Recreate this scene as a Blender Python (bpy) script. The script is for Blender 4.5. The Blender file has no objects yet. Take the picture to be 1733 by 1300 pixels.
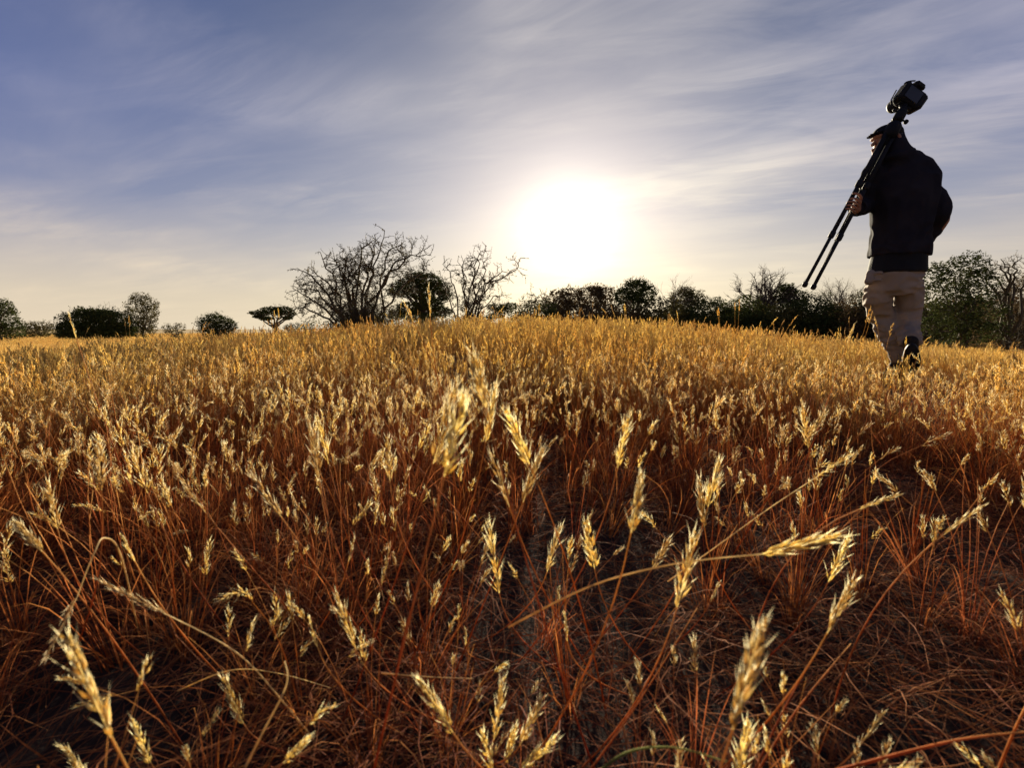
import bpy, bmesh, math, random
import numpy as np
from mathutils import Vector, Matrix, Quaternion, noise

S = bpy.context.scene
COL = S.collection
PI = math.pi

# ------------------------------------------------------------------ camera
FPX, CXP, CYP = 800.0, 866.5, 650.0          # focal length in photo pixels, photo centre
PITCH = math.radians(6.63)
CAM_Z = 0.42
cam_d = bpy.data.cameras.new('camera'); cam = bpy.data.objects.new('camera', cam_d); COL.objects.link(cam)
cam.location = (0, 0, CAM_Z); cam.rotation_euler = (PI/2 - PITCH, 0, 0)
cam_d.sensor_width = 36; cam_d.lens = 36*FPX/1733.0
cam_d.clip_start = 0.02; cam_d.clip_end = 6000
cam_d.dof.use_dof = True; cam_d.dof.focus_distance = 3.2; cam_d.dof.aperture_fstop = 8.5
S.camera = cam

# ------------------------------------------------------------------ sun + sky
def pix_dir(px, py):
    u = (px-CXP)/FPX; v = (CYP-py)/FPX
    return Vector((u, v*math.sin(PITCH)+math.cos(PITCH), v*math.cos(PITCH)-math.sin(PITCH)))
def W(px, py, y):                              # the point at world depth y seen at a photo pixel
    d = pix_dir(px, py); return Vector((0, 0, CAM_Z)) + d*(y/d.y)

SUN = pix_dir(962, 385).normalized()
EL = math.asin(SUN.z); AZ = math.atan2(SUN.x, SUN.y)
sun_d = bpy.data.lights.new('sun', 'SUN'); sun = bpy.data.objects.new('sun', sun_d); COL.objects.link(sun)
sun_d.energy = 5.0; sun_d.angle = math.radians(0.6); sun_d.color = (1.0, 0.87, 0.63)
sun.rotation_euler = SUN.to_track_quat('Z', 'Y').to_euler()

world = bpy.data.worlds.new('World'); S.world = world; world.use_nodes = True
def build_world():
    nt = world.node_tree; N = nt.nodes; L = nt.links; N.clear()
    def n(t, **k):
        x = N.new(t)
        for a, b in k.items(): setattr(x, a, b)
        return x
    def math_(op, a, b=None, c=None, clamp=False):
        m = n('ShaderNodeMath', operation=op); m.use_clamp = clamp
        for i, v in enumerate((a, b, c)):
            if v is None: continue
            if isinstance(v, (int, float)): m.inputs[i].default_value = v
            else: L.new(v, m.inputs[i])
        return m.outputs[0]
    def vmath(op, a, b=None):
        m = n('ShaderNodeVectorMath', operation=op)
        for i, v in enumerate((a, b)):
            if v is None: continue
            if isinstance(v, (tuple, Vector)): m.inputs[i].default_value = tuple(v)
            else: L.new(v, m.inputs[i])
        return m
    def mix(f, a, b, mode='MIX'):
        m = n('ShaderNodeMix', data_type='RGBA', blend_type=mode)
        for i, v in ((0, f), (6, a), (7, b)):
            if isinstance(v, (int, float)): m.inputs[i].default_value = v
            elif isinstance(v, tuple): m.inputs[i].default_value = v+(1,)
            else: L.new(v, m.inputs[i])
        return m.outputs[2]
    def ramp(f, *stops):
        r = n('ShaderNodeValToRGB'); e = r.color_ramp.elements
        while len(e) < len(stops): e.new(0.5)
        for i, (p, c) in enumerate(stops):
            e[i].position = p; e[i].color = (c+(1,)) if isinstance(c, tuple) else (c, c, c, 1)
        L.new(f, r.inputs[0]); return r.outputs[0]
    tc = n('ShaderNodeTexCoord'); d = vmath('NORMALIZE', tc.outputs['Generated']).outputs[0]
    sep = n('ShaderNodeSeparateXYZ'); L.new(d, sep.inputs[0]); z = sep.outputs[2]
    sky = n('ShaderNodeTexSky', sky_type='NISHITA'); sky.sun_disc = False
    sky.sun_elevation = EL; sky.sun_rotation = AZ; sky.air_density = 1.0; sky.dust_density = 1.2; sky.ozone_density = 3.0
    dot0 = vmath('DOT_PRODUCT', d, tuple(SUN)).outputs['Value']
    skyc = mix(1.0, sky.outputs[0], mix(ramp(dot0, (0.6, 0.0), (0.985, 1.0)), SKY_TINT, (0.26, 0.25, 0.29)), 'MULTIPLY')
    zc = math_('MAXIMUM', z, 0.0)
    # cirrus sheet, projected on a plane high above
    inv = math_('DIVIDE', 1.0, math_('ADD', zc, 0.10))
    p = vmath('SCALE', d); L.new(inv, p.inputs[3]); p = p.outputs[0]
    rp = n('ShaderNodeMapping'); L.new(p, rp.inputs[0]); rp.inputs['Rotation'].default_value = (0, 0, math.radians(32))
    mp = n('ShaderNodeMapping'); L.new(rp.outputs[0], mp.inputs[0]); mp.inputs['Scale'].default_value = (0.42, 1.5, 0)
    mp.inputs['Location'].default_value = (3.1, 0.4, 0)
    n1 = n('ShaderNodeTexNoise'); L.new(mp.outputs[0], n1.inputs['Vector']); n1.inputs['Scale'].default_value = 1.1; n1.inputs['Detail'].default_value = 9; n1.inputs['Roughness'].default_value = 0.58; n1.inputs['Distortion'].default_value = 0.5
    rp2 = n('ShaderNodeMapping'); L.new(p, rp2.inputs[0]); rp2.inputs['Rotation'].default_value = (0, 0, math.radians(14))
    mp2 = n('ShaderNodeMapping'); L.new(rp2.outputs[0], mp2.inputs[0]); mp2.inputs['Scale'].default_value = (0.8, 2.4, 0)
    n2 = n('ShaderNodeTexNoise'); L.new(mp2.outputs[0], n2.inputs['Vector']); n2.inputs['Scale'].default_value = 2.0; n2.inputs['Detail'].default_value = 8; n2.inputs['Roughness'].default_value = 0.6; n2.inputs['Distortion'].default_value = 0.8
    mp3 = n('ShaderNodeMapping'); L.new(p, mp3.inputs[0]); mp3.inputs['Location'].default_value = (7.7, 2.0, 0)
    n3 = n('ShaderNodeTexNoise'); L.new(mp3.outputs[0], n3.inputs['Vector']); n3.inputs['Scale'].default_value = 0.7; n3.inputs['Detail'].default_value = 3
    c1 = ramp(n1.outputs[0], (0.42, 0.0), (0.70, 1.0)); c2 = ramp(n2.outputs[0], (0.42, 0.0), (0.75, 1.0)); c3 = ramp(n3.outputs[0], (0.38, 0.12), (0.60, 1.0))
    cl = math_('MULTIPLY', math_('ADD', math_('MULTIPLY', c1, 0.75), math_('MULTIPLY', c2, 0.40)), c3, clamp=True)
    # thin veil increases towards the horizon
    veil = ramp(zc, (0.0, 0.95), (0.09, 0.75), (0.22, 0.28), (0.55, 0.05))
    # angle to the sun
    dot = vmath('DOT_PRODUCT', d, tuple(SUN)).outputs['Value']
    ang = math_('ARCCOSINE', math_('MINIMUM', dot, 1.0))
    def lobe(sig, amp, pw=2.0):
        return math_('MULTIPLY', math_('EXPONENT', math_('MULTIPLY', math_('POWER', math_('DIVIDE', ang, sig), pw), -1.0)), amp)
    near = lobe(0.58, 1.0, 1.6)
    ccol = mix(near, CLOUD_FAR, CLOUD_NEAR)
    hcol = mix(near, HOR_FAR, HOR_NEAR)
    c_all = mix(ramp(zc, (0.06, 1.0), (0.34, 0.0)), ccol, hcol)
    base = mix(veil, skyc, c_all)
    base = mix(math_('MULTIPLY', cl, CLOUD_AMT), base, c_all)
    g = mix(1.0, (1.0, 0.90, 0.68), (0, 0, 0), 'MIX')
    modul = math_('ADD', 0.55, math_('MULTIPLY', cl, 1.3))
    gl = math_('ADD', math_('ADD', lobe(0.030, 60.0, 2.0), math_('MULTIPLY', lobe(0.052, 11.0, 1.45), modul)), math_('MULTIPLY', lobe(0.24, 2.5, 1.2), modul))
    gv = n('ShaderNodeVectorMath', operation='SCALE'); gv.inputs[0].default_value = GLOW; L.new(gl, gv.inputs[3])
    tot = vmath('ADD', base, gv.outputs[0]).outputs[0]
    bg = n('ShaderNodeBackground'); L.new(tot, bg.inputs[0]); bg.inputs[1].default_value = 0.05
    out = n('ShaderNodeOutputWorld'); L.new(bg.outputs[0], out.inputs[0])
SKY_TINT = (0.155, 0.25, 0.48)
CLOUD_FAR = (2.6, 2.5, 3.3); CLOUD_NEAR = (5.2, 4.7, 4.1)
HOR_FAR = (4.7, 3.9, 2.9); HOR_NEAR = (5.6, 4.8, 3.2)
CLOUD_AMT = 0.72; GLOW = (1.0, 0.88, 0.60)
build_world()

S.view_settings.view_transform = 'Standard'; S.view_settings.look = 'None'
S.view_settings.exposure = 1.8; S.view_settings.gamma = 1.0; S.view_settings.use_curve_mapping = False
S.render.engine = 'CYCLES'
S.cycles.max_bounces = 6; S.cycles.diffuse_bounces = 3; S.cycles.glossy_bounces = 2; S.cycles.transmission_bounces = 3
S.cycles.use_denoising = True

# ------------------------------------------------------------------ helpers
rnd = random.Random(7); rng = np.random.default_rng(7)
def tag(o, label=None, cat=None, group=None, kind=None):
    if label: o['label'] = label
    if cat: o['category'] = cat
    if group: o['group'] = group
    if kind: o['kind'] = kind
    return o
def empty(name, loc, **k):
    o = bpy.data.objects.new(name, None); COL.objects.link(o); o.location = loc; o.empty_display_size = 0.1
    return tag(o, **k)

class MB:
    """collects verts / faces, an attribute 'h' (0 at the root, 1 at the tip) and material slots"""
    def __init__(s): s.v = []; s.f = []; s.h = []; s.m = []; s.n = 0
    def add(s, vs, fs, h=None, m=0):
        b = s.n; s.v.extend([tuple(q) for q in vs]); s.n += len(vs)
        s.h.extend(h if h is not None else [0.0]*len(vs))
        s.f.extend([tuple(i+b for i in f) for f in fs]); s.m.extend([m]*len(fs))
    def tube(s, pts, rads, k=5, h=None, m=0, cap=True, squash=1.0, upref=None):
        pts = [Vector(p) for p in pts]; n = len(pts); vs = []; hs = []
        up = Vector(upref) if upref else Vector((0.31, 0.17, 0.93)); prev = None
        for i, p in enumerate(pts):
            t = (pts[min(i+1, n-1)] - pts[max(i-1, 0)])
            if t.length < 1e-9: t = Vector((0, 0, 1))
            t.normalize()
            if prev is None:
                a = t.cross(up)
                if a.length < 1e-3: a = t.cross(Vector((1, 0, 0)))
            else:
                a = prev - t*prev.dot(t)
                if a.length < 1e-4: a = t.cross(up)
            a.normalize(); prev = a; b = t.cross(a)
            r = rads[i]
            for j in range(k):
                w = 2*PI*j/k; vs.append(p + a*(r*math.cos(w)) + b*(r*squash*math.sin(w)))
                hs.append(h[i] if h else 0.0)
        fs = [(i*k+j, i*k+(j+1) % k, (i+1)*k+(j+1) % k, (i+1)*k+j) for i in range(n-1) for j in range(k)]
        if cap: fs += [tuple(range(k-1, -1, -1)), tuple((n-1)*k+j for j in range(k))]
        s.add(vs, fs, hs, m)
    def blade(s, pts, w, side, h=None, m=0):      # flat tapering ribbon, slightly folded
        vs = []; hs = []; n = len(pts)
        for i, p in enumerate(pts):
            ww = w*(1-(i/(n-1))**1.5)*0.5+0.00008
            vs += [Vector(p)-side*ww, Vector(p)+side*ww]; hs += [h[i] if h else i/(n-1)]*2
        s.add(vs, [(2*i, 2*i+1, 2*i+3, 2*i+2) for i in range(n-1)], hs, m)
    def mesh(s, name, mats, smooth=True):
        me = bpy.data.meshes.new(name); me.from_pydata(s.v, [], s.f)
        for m in mats: me.materials.append(m)
        if len(mats) > 1: me.polygons.foreach_set('material_index', s.m)
        a = me.attributes.new('h', 'FLOAT', 'POINT'); a.data.foreach_set('value', s.h)
        if smooth: me.polygons.foreach_set('use_smooth', [True]*len(me.polygons))
        me.update(); return me
    def obj(s, name, mats, parent=None, smooth=True, link=True):
        o = bpy.data.objects.new(name, s.mesh(name, mats, smooth))
        if link: COL.objects.link(o)
        if parent: o.parent = parent; o.matrix_parent_inverse = Matrix.Translation(-parent.location)
        return o

# ------------------------------------------------------------------ materials
def newmat(name):
    m = bpy.data.materials.new(name); m.use_nodes = True; m.node_tree.nodes.clear(); return m
class NT:
    def __init__(s, m): s.N = m.node_tree.nodes; s.L = m.node_tree.links
    def n(s, t, ins=None, **k):
        x = s.N.new(t)
        for a, b in k.items(): setattr(x, a, b)
        for a, b in (ins or {}).items():
            if isinstance(b, bpy.types.NodeSocket): s.L.new(b, x.inputs[a])
            else: x.inputs[a].default_value = b
        return x
    def mix(s, f, a, b, mode='MIX'):
        m = s.n('ShaderNodeMix', data_type='RGBA', blend_type=mode)
        for i, v in ((0, f), (6, a), (7, b)):
            if isinstance(v, bpy.types.NodeSocket): s.L.new(v, m.inputs[i])
            elif isinstance(v, tuple): m.inputs[i].default_value = v+(1,)
            else: m.inputs[i].default_value = v
        return m.outputs[2]
    def ramp(s, f, *stops):
        r = s.n('ShaderNodeValToRGB', {0: f}); e = r.color_ramp.elements
        while len(e) < len(stops): e.new(0.5)
        for i, (p, c) in enumerate(stops):
            e[i].position = p; e[i].color = (c+(1,)) if isinstance(c, tuple) else (c, c, c, 1)
        return r.outputs[0]
    def noise(s, scale, detail=4, vec=None, rough=0.5):
        x = s.n('ShaderNodeTexNoise', {'Scale': scale, 'Detail': detail, 'Roughness': rough})
        if vec is None: vec = s.n('ShaderNodeTexCoord').outputs['Object']
        s.L.new(vec, x.inputs['Vector']); return x.outputs[0]
    def leafy(s, col, trans, rough=0.6, tcol=None, spec=0.2):
        p = s.n('ShaderNodeBsdfPrincipled', {'Base Color': col, 'Roughness': rough, 'Specular IOR Level': spec})
        t = s.n('ShaderNodeBsdfTranslucent', {'Color': tcol if tcol is not None else col})
        mx = s.n('ShaderNodeMixShader', {0: trans, 1: p.outputs[0], 2: t.outputs[0]})
        s.n('ShaderNodeOutputMaterial', {0: mx.outputs[0]})
    def solid(s, col, rough=0.7, spec=0.3, bump=None, metal=0.0, bstr=0.3, bdist=0.01):
        p = s.n('ShaderNodeBsdfPrincipled', {'Base Color': col, 'Roughness': rough, 'Specular IOR Level': spec, 'Metallic': metal})
        if bump is not None:
            b = s.n('ShaderNodeBump', {'Height': bump, 'Strength': bstr, 'Distance': bdist}); s.L.new(b.outputs[0], p.inputs['Normal'])
        s.n('ShaderNodeOutputMaterial', {0: p.outputs[0]})
def straw(name, c0, c1, c2, trans):
    m = newmat(name); t = NT(m)
    h = t.n('ShaderNodeAttribute', attribute_name='h').outputs['Fac']
    r = t.n('ShaderNodeObjectInfo').outputs['Random']
    nz = t.noise(55.0, 2)
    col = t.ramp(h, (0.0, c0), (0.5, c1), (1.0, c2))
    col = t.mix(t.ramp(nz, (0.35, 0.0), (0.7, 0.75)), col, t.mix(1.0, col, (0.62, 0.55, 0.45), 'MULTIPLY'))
    hs = t.n('ShaderNodeHueSaturation', {'Color': col, 'Hue': t.n('ShaderNodeMapRange', {0: r, 3: 0.487, 4: 0.508}).outputs[0],
        'Value': t.n('ShaderNodeMapRange', {0: t.n('ShaderNodeMath', {0: r, 1: 7.31}, operation='MULTIPLY').outputs[0], 2: 7.31, 3: 0.72, 4: 1.15}).outputs[0]})
    pos = t.n('ShaderNodeNewGeometry').outputs['Position']
    patch = t.ramp(t.noise(0.55, 3, pos), (0.46, 0.0), (0.66, 0.6))
    col = t.mix(patch, hs.outputs[0], t.mix(1.0, hs.outputs[0], (1.0, 0.84, 0.68), 'MULTIPLY'))
    t.leafy(col, trans, 0.8, spec=0.08)
    return m
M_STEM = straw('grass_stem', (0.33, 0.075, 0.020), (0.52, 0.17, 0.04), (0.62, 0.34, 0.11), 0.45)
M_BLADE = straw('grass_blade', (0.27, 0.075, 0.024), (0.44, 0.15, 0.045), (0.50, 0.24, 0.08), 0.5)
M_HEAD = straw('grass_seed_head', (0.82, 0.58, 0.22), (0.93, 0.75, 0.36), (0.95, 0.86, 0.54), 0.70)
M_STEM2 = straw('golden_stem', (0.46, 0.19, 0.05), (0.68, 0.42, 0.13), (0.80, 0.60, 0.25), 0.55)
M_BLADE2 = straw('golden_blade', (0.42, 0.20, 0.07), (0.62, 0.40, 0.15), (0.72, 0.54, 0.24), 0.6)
M_PALE = straw('bleached_straw', (0.66, 0.44, 0.19), (0.78, 0.60, 0.31), (0.88, 0.75, 0.46), 0.55)
M_LITTER = straw('dead_litter', (0.14, 0.045, 0.022), (0.26, 0.085, 0.033), (0.42, 0.17, 0.07), 0.4)
M_GREEN = straw('green_stem', (0.10, 0.10, 0.03), (0.20, 0.20, 0.05), (0.32, 0.30, 0.10), 0.4)
def leafmat(name, ca, cb, trans=0.14):
    m = newmat(name); t = NT(m); nz = t.noise(1.6, 4)
    gi = t.n('ShaderNodeNewGeometry').outputs['Random Per Island']
    col = t.mix(t.ramp(nz, (0.35, 0.0), (0.65, 1.0)), ca, cb)
    col = t.mix(t.ramp(gi, (0.0, 0.0), (1.0, 0.6)), col, t.mix(1.0, col, (1.7, 1.45, 1.1), 'MULTIPLY'))
    t.leafy(col, trans, 0.9, spec=0.02); return m
M_LEAF = leafmat('dark_foliage', (0.030, 0.042, 0.014), (0.060, 0.070, 0.024))
M_LEAF2 = leafmat('olive_foliage', (0.065, 0.062, 0.024), (0.10, 0.090, 0.036))
M_LEAF3 = leafmat('brown_scrub_foliage', (0.075, 0.052, 0.028), (0.11, 0.082, 0.042))
def mk_bark():
    m = newmat('bark'); t = NT(m); nz = t.noise(9.0, 6)
    t.solid(t.mix(nz, (0.055, 0.040, 0.030), (0.13, 0.10, 0.075)), 0.85, 0.1, nz, bstr=0.6, bdist=0.02); return m
M_BARK = mk_bark()
def mk_thorn():
    m = newmat('thorn_twig'); t = NT(m); nz = t.noise(14.0, 3)
    t.solid(t.mix(nz, (0.05, 0.038, 0.024), (0.12, 0.09, 0.05)), 0.8, 0.15); return m
M_TWIG = mk_thorn()

# ------------------------------------------------------------------ ground
def ss(a, b, x):
    t = np.clip((x-a)/(b-a), 0, 1); return t*t*(3-2*t)
def gh(x, y):
    x = np.asarray(x, float); y = np.asarray(y, float); r = np.hypot(x, y)
    h = 0.25*np.exp(-((x-0.1)/4.0)**2)*ss(1.2, 6.0, y)*(1-ss(9, 26, y))
    h = h - 0.018*np.clip(r-4, 0, 50) - 0.010*np.clip(np.abs(x-0.4)-1.2, 0, 9)*np.where(x > 0, 2.0, 1.0)
    h = h + 0.012*np.sin(2.1*x+0.7)*np.sin(1.7*y+1.1)*ss(0.3, 1.5, r) + 0.02*np.sin(0.55*x+2)*np.sin(0.43*y)
    return h
def gz(x, y): return float(gh(x, y))
def build_ground():
    rs = np.concatenate([np.linspace(0.0, 6, 90)[1:], np.geomspace(6.2, 3000, 90)]); K = 220
    a = np.linspace(0, 2*PI, K, endpoint=False)
    X = rs[:, None]*np.sin(a)[None]; Y = rs[:, None]*np.cos(a)[None]; Z = gh(X, Y)
    near = (rs < 6)[:, None]
    Z = Z + np.where(near, 0.006*np.sin(23*X+3*np.sin(9*Y))*np.sin(19*Y+2*np.sin(11*X)), 0)
    vs = [(0, 0, gz(0, 0))] + list(map(tuple, np.stack([X, Y, Z], -1).reshape(-1, 3)))
    fs = [(0, 1+(j+1) % K, 1+j) for j in range(K)]
    for i in range(len(rs)-1):
        b = 1+i*K
        fs += [(b+j, b+(j+1) % K, b+K+(j+1) % K, b+K+j) for j in range(K)]
    fs = [tuple(reversed(f)) for f in fs]
    me = bpy.data.meshes.new('ground'); me.from_pydata(vs, [], fs); me.update()
    me.polygons.foreach_set('use_smooth', [True]*len(me.polygons))
    m = newmat('dark_soil'); t = NT(m)
    pos = t.n('ShaderNodeNewGeometry').outputs['Position']
    nz = t.noise(6.0, 8, pos, 0.65); nf = t.noise(60.0, 6, pos, 0.7)
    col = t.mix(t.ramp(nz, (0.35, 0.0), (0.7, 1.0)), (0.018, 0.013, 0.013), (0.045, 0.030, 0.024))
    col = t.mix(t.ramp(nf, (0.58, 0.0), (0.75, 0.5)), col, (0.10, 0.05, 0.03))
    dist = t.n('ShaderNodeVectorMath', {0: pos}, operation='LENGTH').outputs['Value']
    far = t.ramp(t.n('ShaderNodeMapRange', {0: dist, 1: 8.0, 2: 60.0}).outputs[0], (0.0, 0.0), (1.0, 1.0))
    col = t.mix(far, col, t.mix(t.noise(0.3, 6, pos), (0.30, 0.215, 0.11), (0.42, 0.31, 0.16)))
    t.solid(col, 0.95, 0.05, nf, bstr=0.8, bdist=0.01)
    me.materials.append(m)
    o = bpy.data.objects.new('ground', me); COL.objects.link(o); tag(o, kind='structure')
build_ground()

# ------------------------------------------------------------------ grass pieces
def arc(p0, p1, p2, n):
    out = []
    for i in range(n):
        t = i/(n-1); out.append(p0*(1-t)**2 + p1*(2*t*(1-t)) + p2*t*t)
    return out
def spikelet(mb, p, d, L, r, h, m, awn=0.0, k=3):
    q = Vector((rnd.uniform(-1, 1), rnd.uniform(-1, 1), rnd.uniform(-1, 1)))
    a = d.cross(q)
    if a.length < 1e-4: return
    a.normalize(); b = d.cross(a); mid = p + d*L*0.38
    vs = [p] + [mid + a*(r*math.cos(2*PI*j/k)) + b*(r*math.sin(2*PI*j/k)) for j in range(k)] + [p+d*L]
    fs = [(0, 1+(j+1) % k, 1+j) for j in range(k)] + [(k+1, 1+j, 1+(j+1) % k) for j in range(k)]
    mb.add(vs, fs, [h]*(k+1)+[min(1, h+0.3)], m)
    if awn > 0:
        e = p+d*L*0.9; w = a*0.00022
        mb.add([e-w, e+w, p+d*(L+awn)+a*awn*0.15], [(0, 1, 2)], [1, 1, 1], m)
def head(mb, pts, width, n, m, fine=True, spread=0.72, sl=None):
    """feathery seed head: spikelets set round an axis given as points from base to tip"""
    L = sum((pts[i+1]-pts[i]).length for i in range(len(pts)-1)); sl = sl or L*0.24
    for i in range(n):
        t = (i+rnd.random()*0.8)/n; f = t*(len(pts)-1); a = min(int(f), len(pts)-2); u = f-a
        p = pts[a].lerp(pts[a+1], u); d = (pts[a+1]-pts[a]).normalized()
        q = Vector((rnd.gauss(0, 1), rnd.gauss(0, 1), rnd.gauss(0, 1))); q -= d*q.dot(d)
        if q.length < 1e-4: continue
        q.normalize()
        env = (0.65+0.9*math.sin(PI*min(1, t*1.05+0.08))**0.8)*(1.0-0.45*t)
        sp = spread*rnd.uniform(0.5, 1.25)*(1-0.55*t)
        dd = (d+q*sp).normalized()
        spikelet(mb, p+q*width*0.12, dd, sl*rnd.uniform(0.7, 1.2)*min(1, env), width*0.105*rnd.uniform(0.7, 1.25) if fine else width*0.2,
                 rnd.random()*0.8, m, awn=(sl*rnd.uniform(0.4, 1.1) if fine else 0), k=3)
def stalk(mb, base, hgt, lean, az, hl, hw, n, fine, mats=(0, 1), rs=0.0007, seg=6, k=3):
    d = Vector((math.sin(az), math.cos(az), 0))
    p2 = base + d*(hgt*math.sin(lean)) + Vector((0, 0, hgt*math.cos(lean)))
    p1 = base + d*(hgt*0.25*math.sin(lean)) + Vector((0, 0, hgt*0.6)) + Vector((rnd.uniform(-1, 1), rnd.uniform(-1, 1), 0))*hgt*0.06
    pts = arc(base, p1, p2, seg)
    mb.tube(pts, [rs*(1-0.45*i/(seg-1)) for i in range(seg)], k, [i/(seg-1) for i in range(seg)], mats[0], cap=False)
    if hl > 0:
        dd = (pts[-1]-pts[-2]).normalized(); bend = d*rnd.uniform(-0.05, 0.4)-Vector((0, 0, rnd.uniform(0, 0.25)))
        a = pts[-1]-dd*hl*0.1; hp = [a, a+dd*hl*0.5, a+dd*hl+bend*hl*0.35]
        mb.tube(hp, [rs*0.6, rs*0.5, rs*0.3], 3, [1, 1, 1], mats[0], cap=False)
        head(mb, hp, hw, n, mats[1], fine, spread=(rnd.uniform(.45, .75) if fine else rnd.uniform(.3, .55)), sl=hl*(.22 if fine else .2))
def clump(kind):
    mb = MB()
    if kind == 'near':
        for i in range(rnd.randint(4, 8)):
            a = rnd.uniform(0, 2*PI); b = Vector((math.sin(a), math.cos(a), 0))*rnd.uniform(0, 0.02)
            hh = rnd.uniform(0.13, 0.29)
            stalk(mb, b, hh, abs(rnd.gauss(0, 0.27)), a+rnd.gauss(0, 0.5), rnd.uniform(0.020, 0.046) if rnd.random() < 0.66 else 0,
                  rnd.uniform(0.005, 0.010), rnd.randint(14, 30), True, rs=rnd.uniform(0.0004, 0.0008))
        for i in range(rnd.randint(18, 30)):
            a = rnd.uniform(0, 2*PI); d = Vector((math.sin(a), math.cos(a), 0)); L = rnd.uniform(0.06, 0.21); l = rnd.uniform(0.3, 1.2)
            p0 = d*rnd.uniform(0, 0.02); p2 = p0+d*L*math.sin(l)+Vector((0, 0, L*math.cos(l)*0.8)); p1 = p0+d*L*0.3*math.sin(l)+Vector((0, 0, L*0.7))
            side = Vector((d.y, -d.x, rnd.uniform(-.6, .6))).normalized()
            mb.blade(arc(p0, p1, p2, 6), rnd.uniform(0.0008, 0.0018), side, None, 2)
    elif kind == 'mid':
        for i in range(rnd.randint(7, 12)):
            a = rnd.uniform(0, 2*PI); b = Vector((math.sin(a), math.cos(a), 0))*rnd.uniform(0, 0.08)
            stalk(mb, b, rnd.uniform(0.15, 0.30), abs(rnd.gauss(0, 0.19)), a+rnd.gauss(0, 0.6), rnd.uniform(0.03, 0.06) if rnd.random() < 0.8 else 0,
                  rnd.uniform(0.009, 0.013), 18, False, rs=0.0008, seg=4)
        for i in range(10):
            a = rnd.uniform(0, 2*PI); d = Vector((math.sin(a), math.cos(a), 0)); L = rnd.uniform(0.08, 0.18); l = rnd.uniform(0.2, 1.0)
            p0 = d*rnd.uniform(0, 0.05); p2 = p0+d*L*math.sin(l)+Vector((0, 0, L*math.cos(l)*0.8)); p1 = p0+Vector((0, 0, L*0.6))
            mb.blade(arc(p0, p1, p2, 4), 0.0022, Vector((d.y, -d.x, 0.3)).normalized(), None, 2)
    elif kind == 'far':
        for i in range(26):
            b = Vector((rnd.uniform(-.28, .28), rnd.uniform(-.28, .28), 0)); a = rnd.uniform(0, 2*PI)
            stalk(mb, b, rnd.uniform(0.15, 0.32), abs(rnd.gauss(0, 0.22)), a, rnd.uniform(0.05, 0.08), rnd.uniform(0.014, 0.02), 6, False, rs=0.0014, seg=3)
    elif kind == 'tall':
        for i in range(rnd.randint(1, 3)):
            stalk(mb, Vector((0, 0, 0)), rnd.uniform(0.30, 0.42), abs(rnd.gauss(0, 0.2)), rnd.uniform(0, 2*PI), rnd.uniform(0.05, 0.08), rnd.uniform(0.008, 0.012), 16, False, rs=0.0010, seg=5)
    elif kind == 'litter':
        for i in range(46):
            a = rnd.uniform(0, 2*PI); d = Vector((math.sin(a), math.cos(a), 0)); b = Vector((rnd.uniform(-.09, .09), rnd.uniform(-.09, .09), rnd.uniform(0, 0.012)))
            L = rnd.uniform(0.05, 0.2); z1 = rnd.uniform(0.0, 0.06); z2 = rnd.uniform(-0.002, 0.05)
            c = Vector((d.y, -d.x, 0))*rnd.uniform(-.35, .35)*L
            mb.blade(arc(b, b+d*L*0.5+c+Vector((0, 0, z1)), b+d*L+Vector((0, 0, z2)), 5), rnd.uniform(0.0006, 0.0015),
                     Vector((d.y, -d.x, rnd.uniform(-.7, .7))).normalized(), None, 0)
    return mb
def clump_coll(kind, n, mats):
    c = bpy.data.collections.new('grass_'+kind+'_clumps')
    for i in range(n):
        o = clump(kind).obj('clump_%s_%02d' % (kind, i), mats, link=False); c.objects.link(o)
    return c
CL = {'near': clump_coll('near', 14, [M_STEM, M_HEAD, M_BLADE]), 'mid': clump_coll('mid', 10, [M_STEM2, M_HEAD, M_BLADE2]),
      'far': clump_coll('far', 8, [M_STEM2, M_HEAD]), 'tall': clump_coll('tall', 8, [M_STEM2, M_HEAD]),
      'litter': clump_coll('litter', 8, [M_LITTER])}
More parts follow.
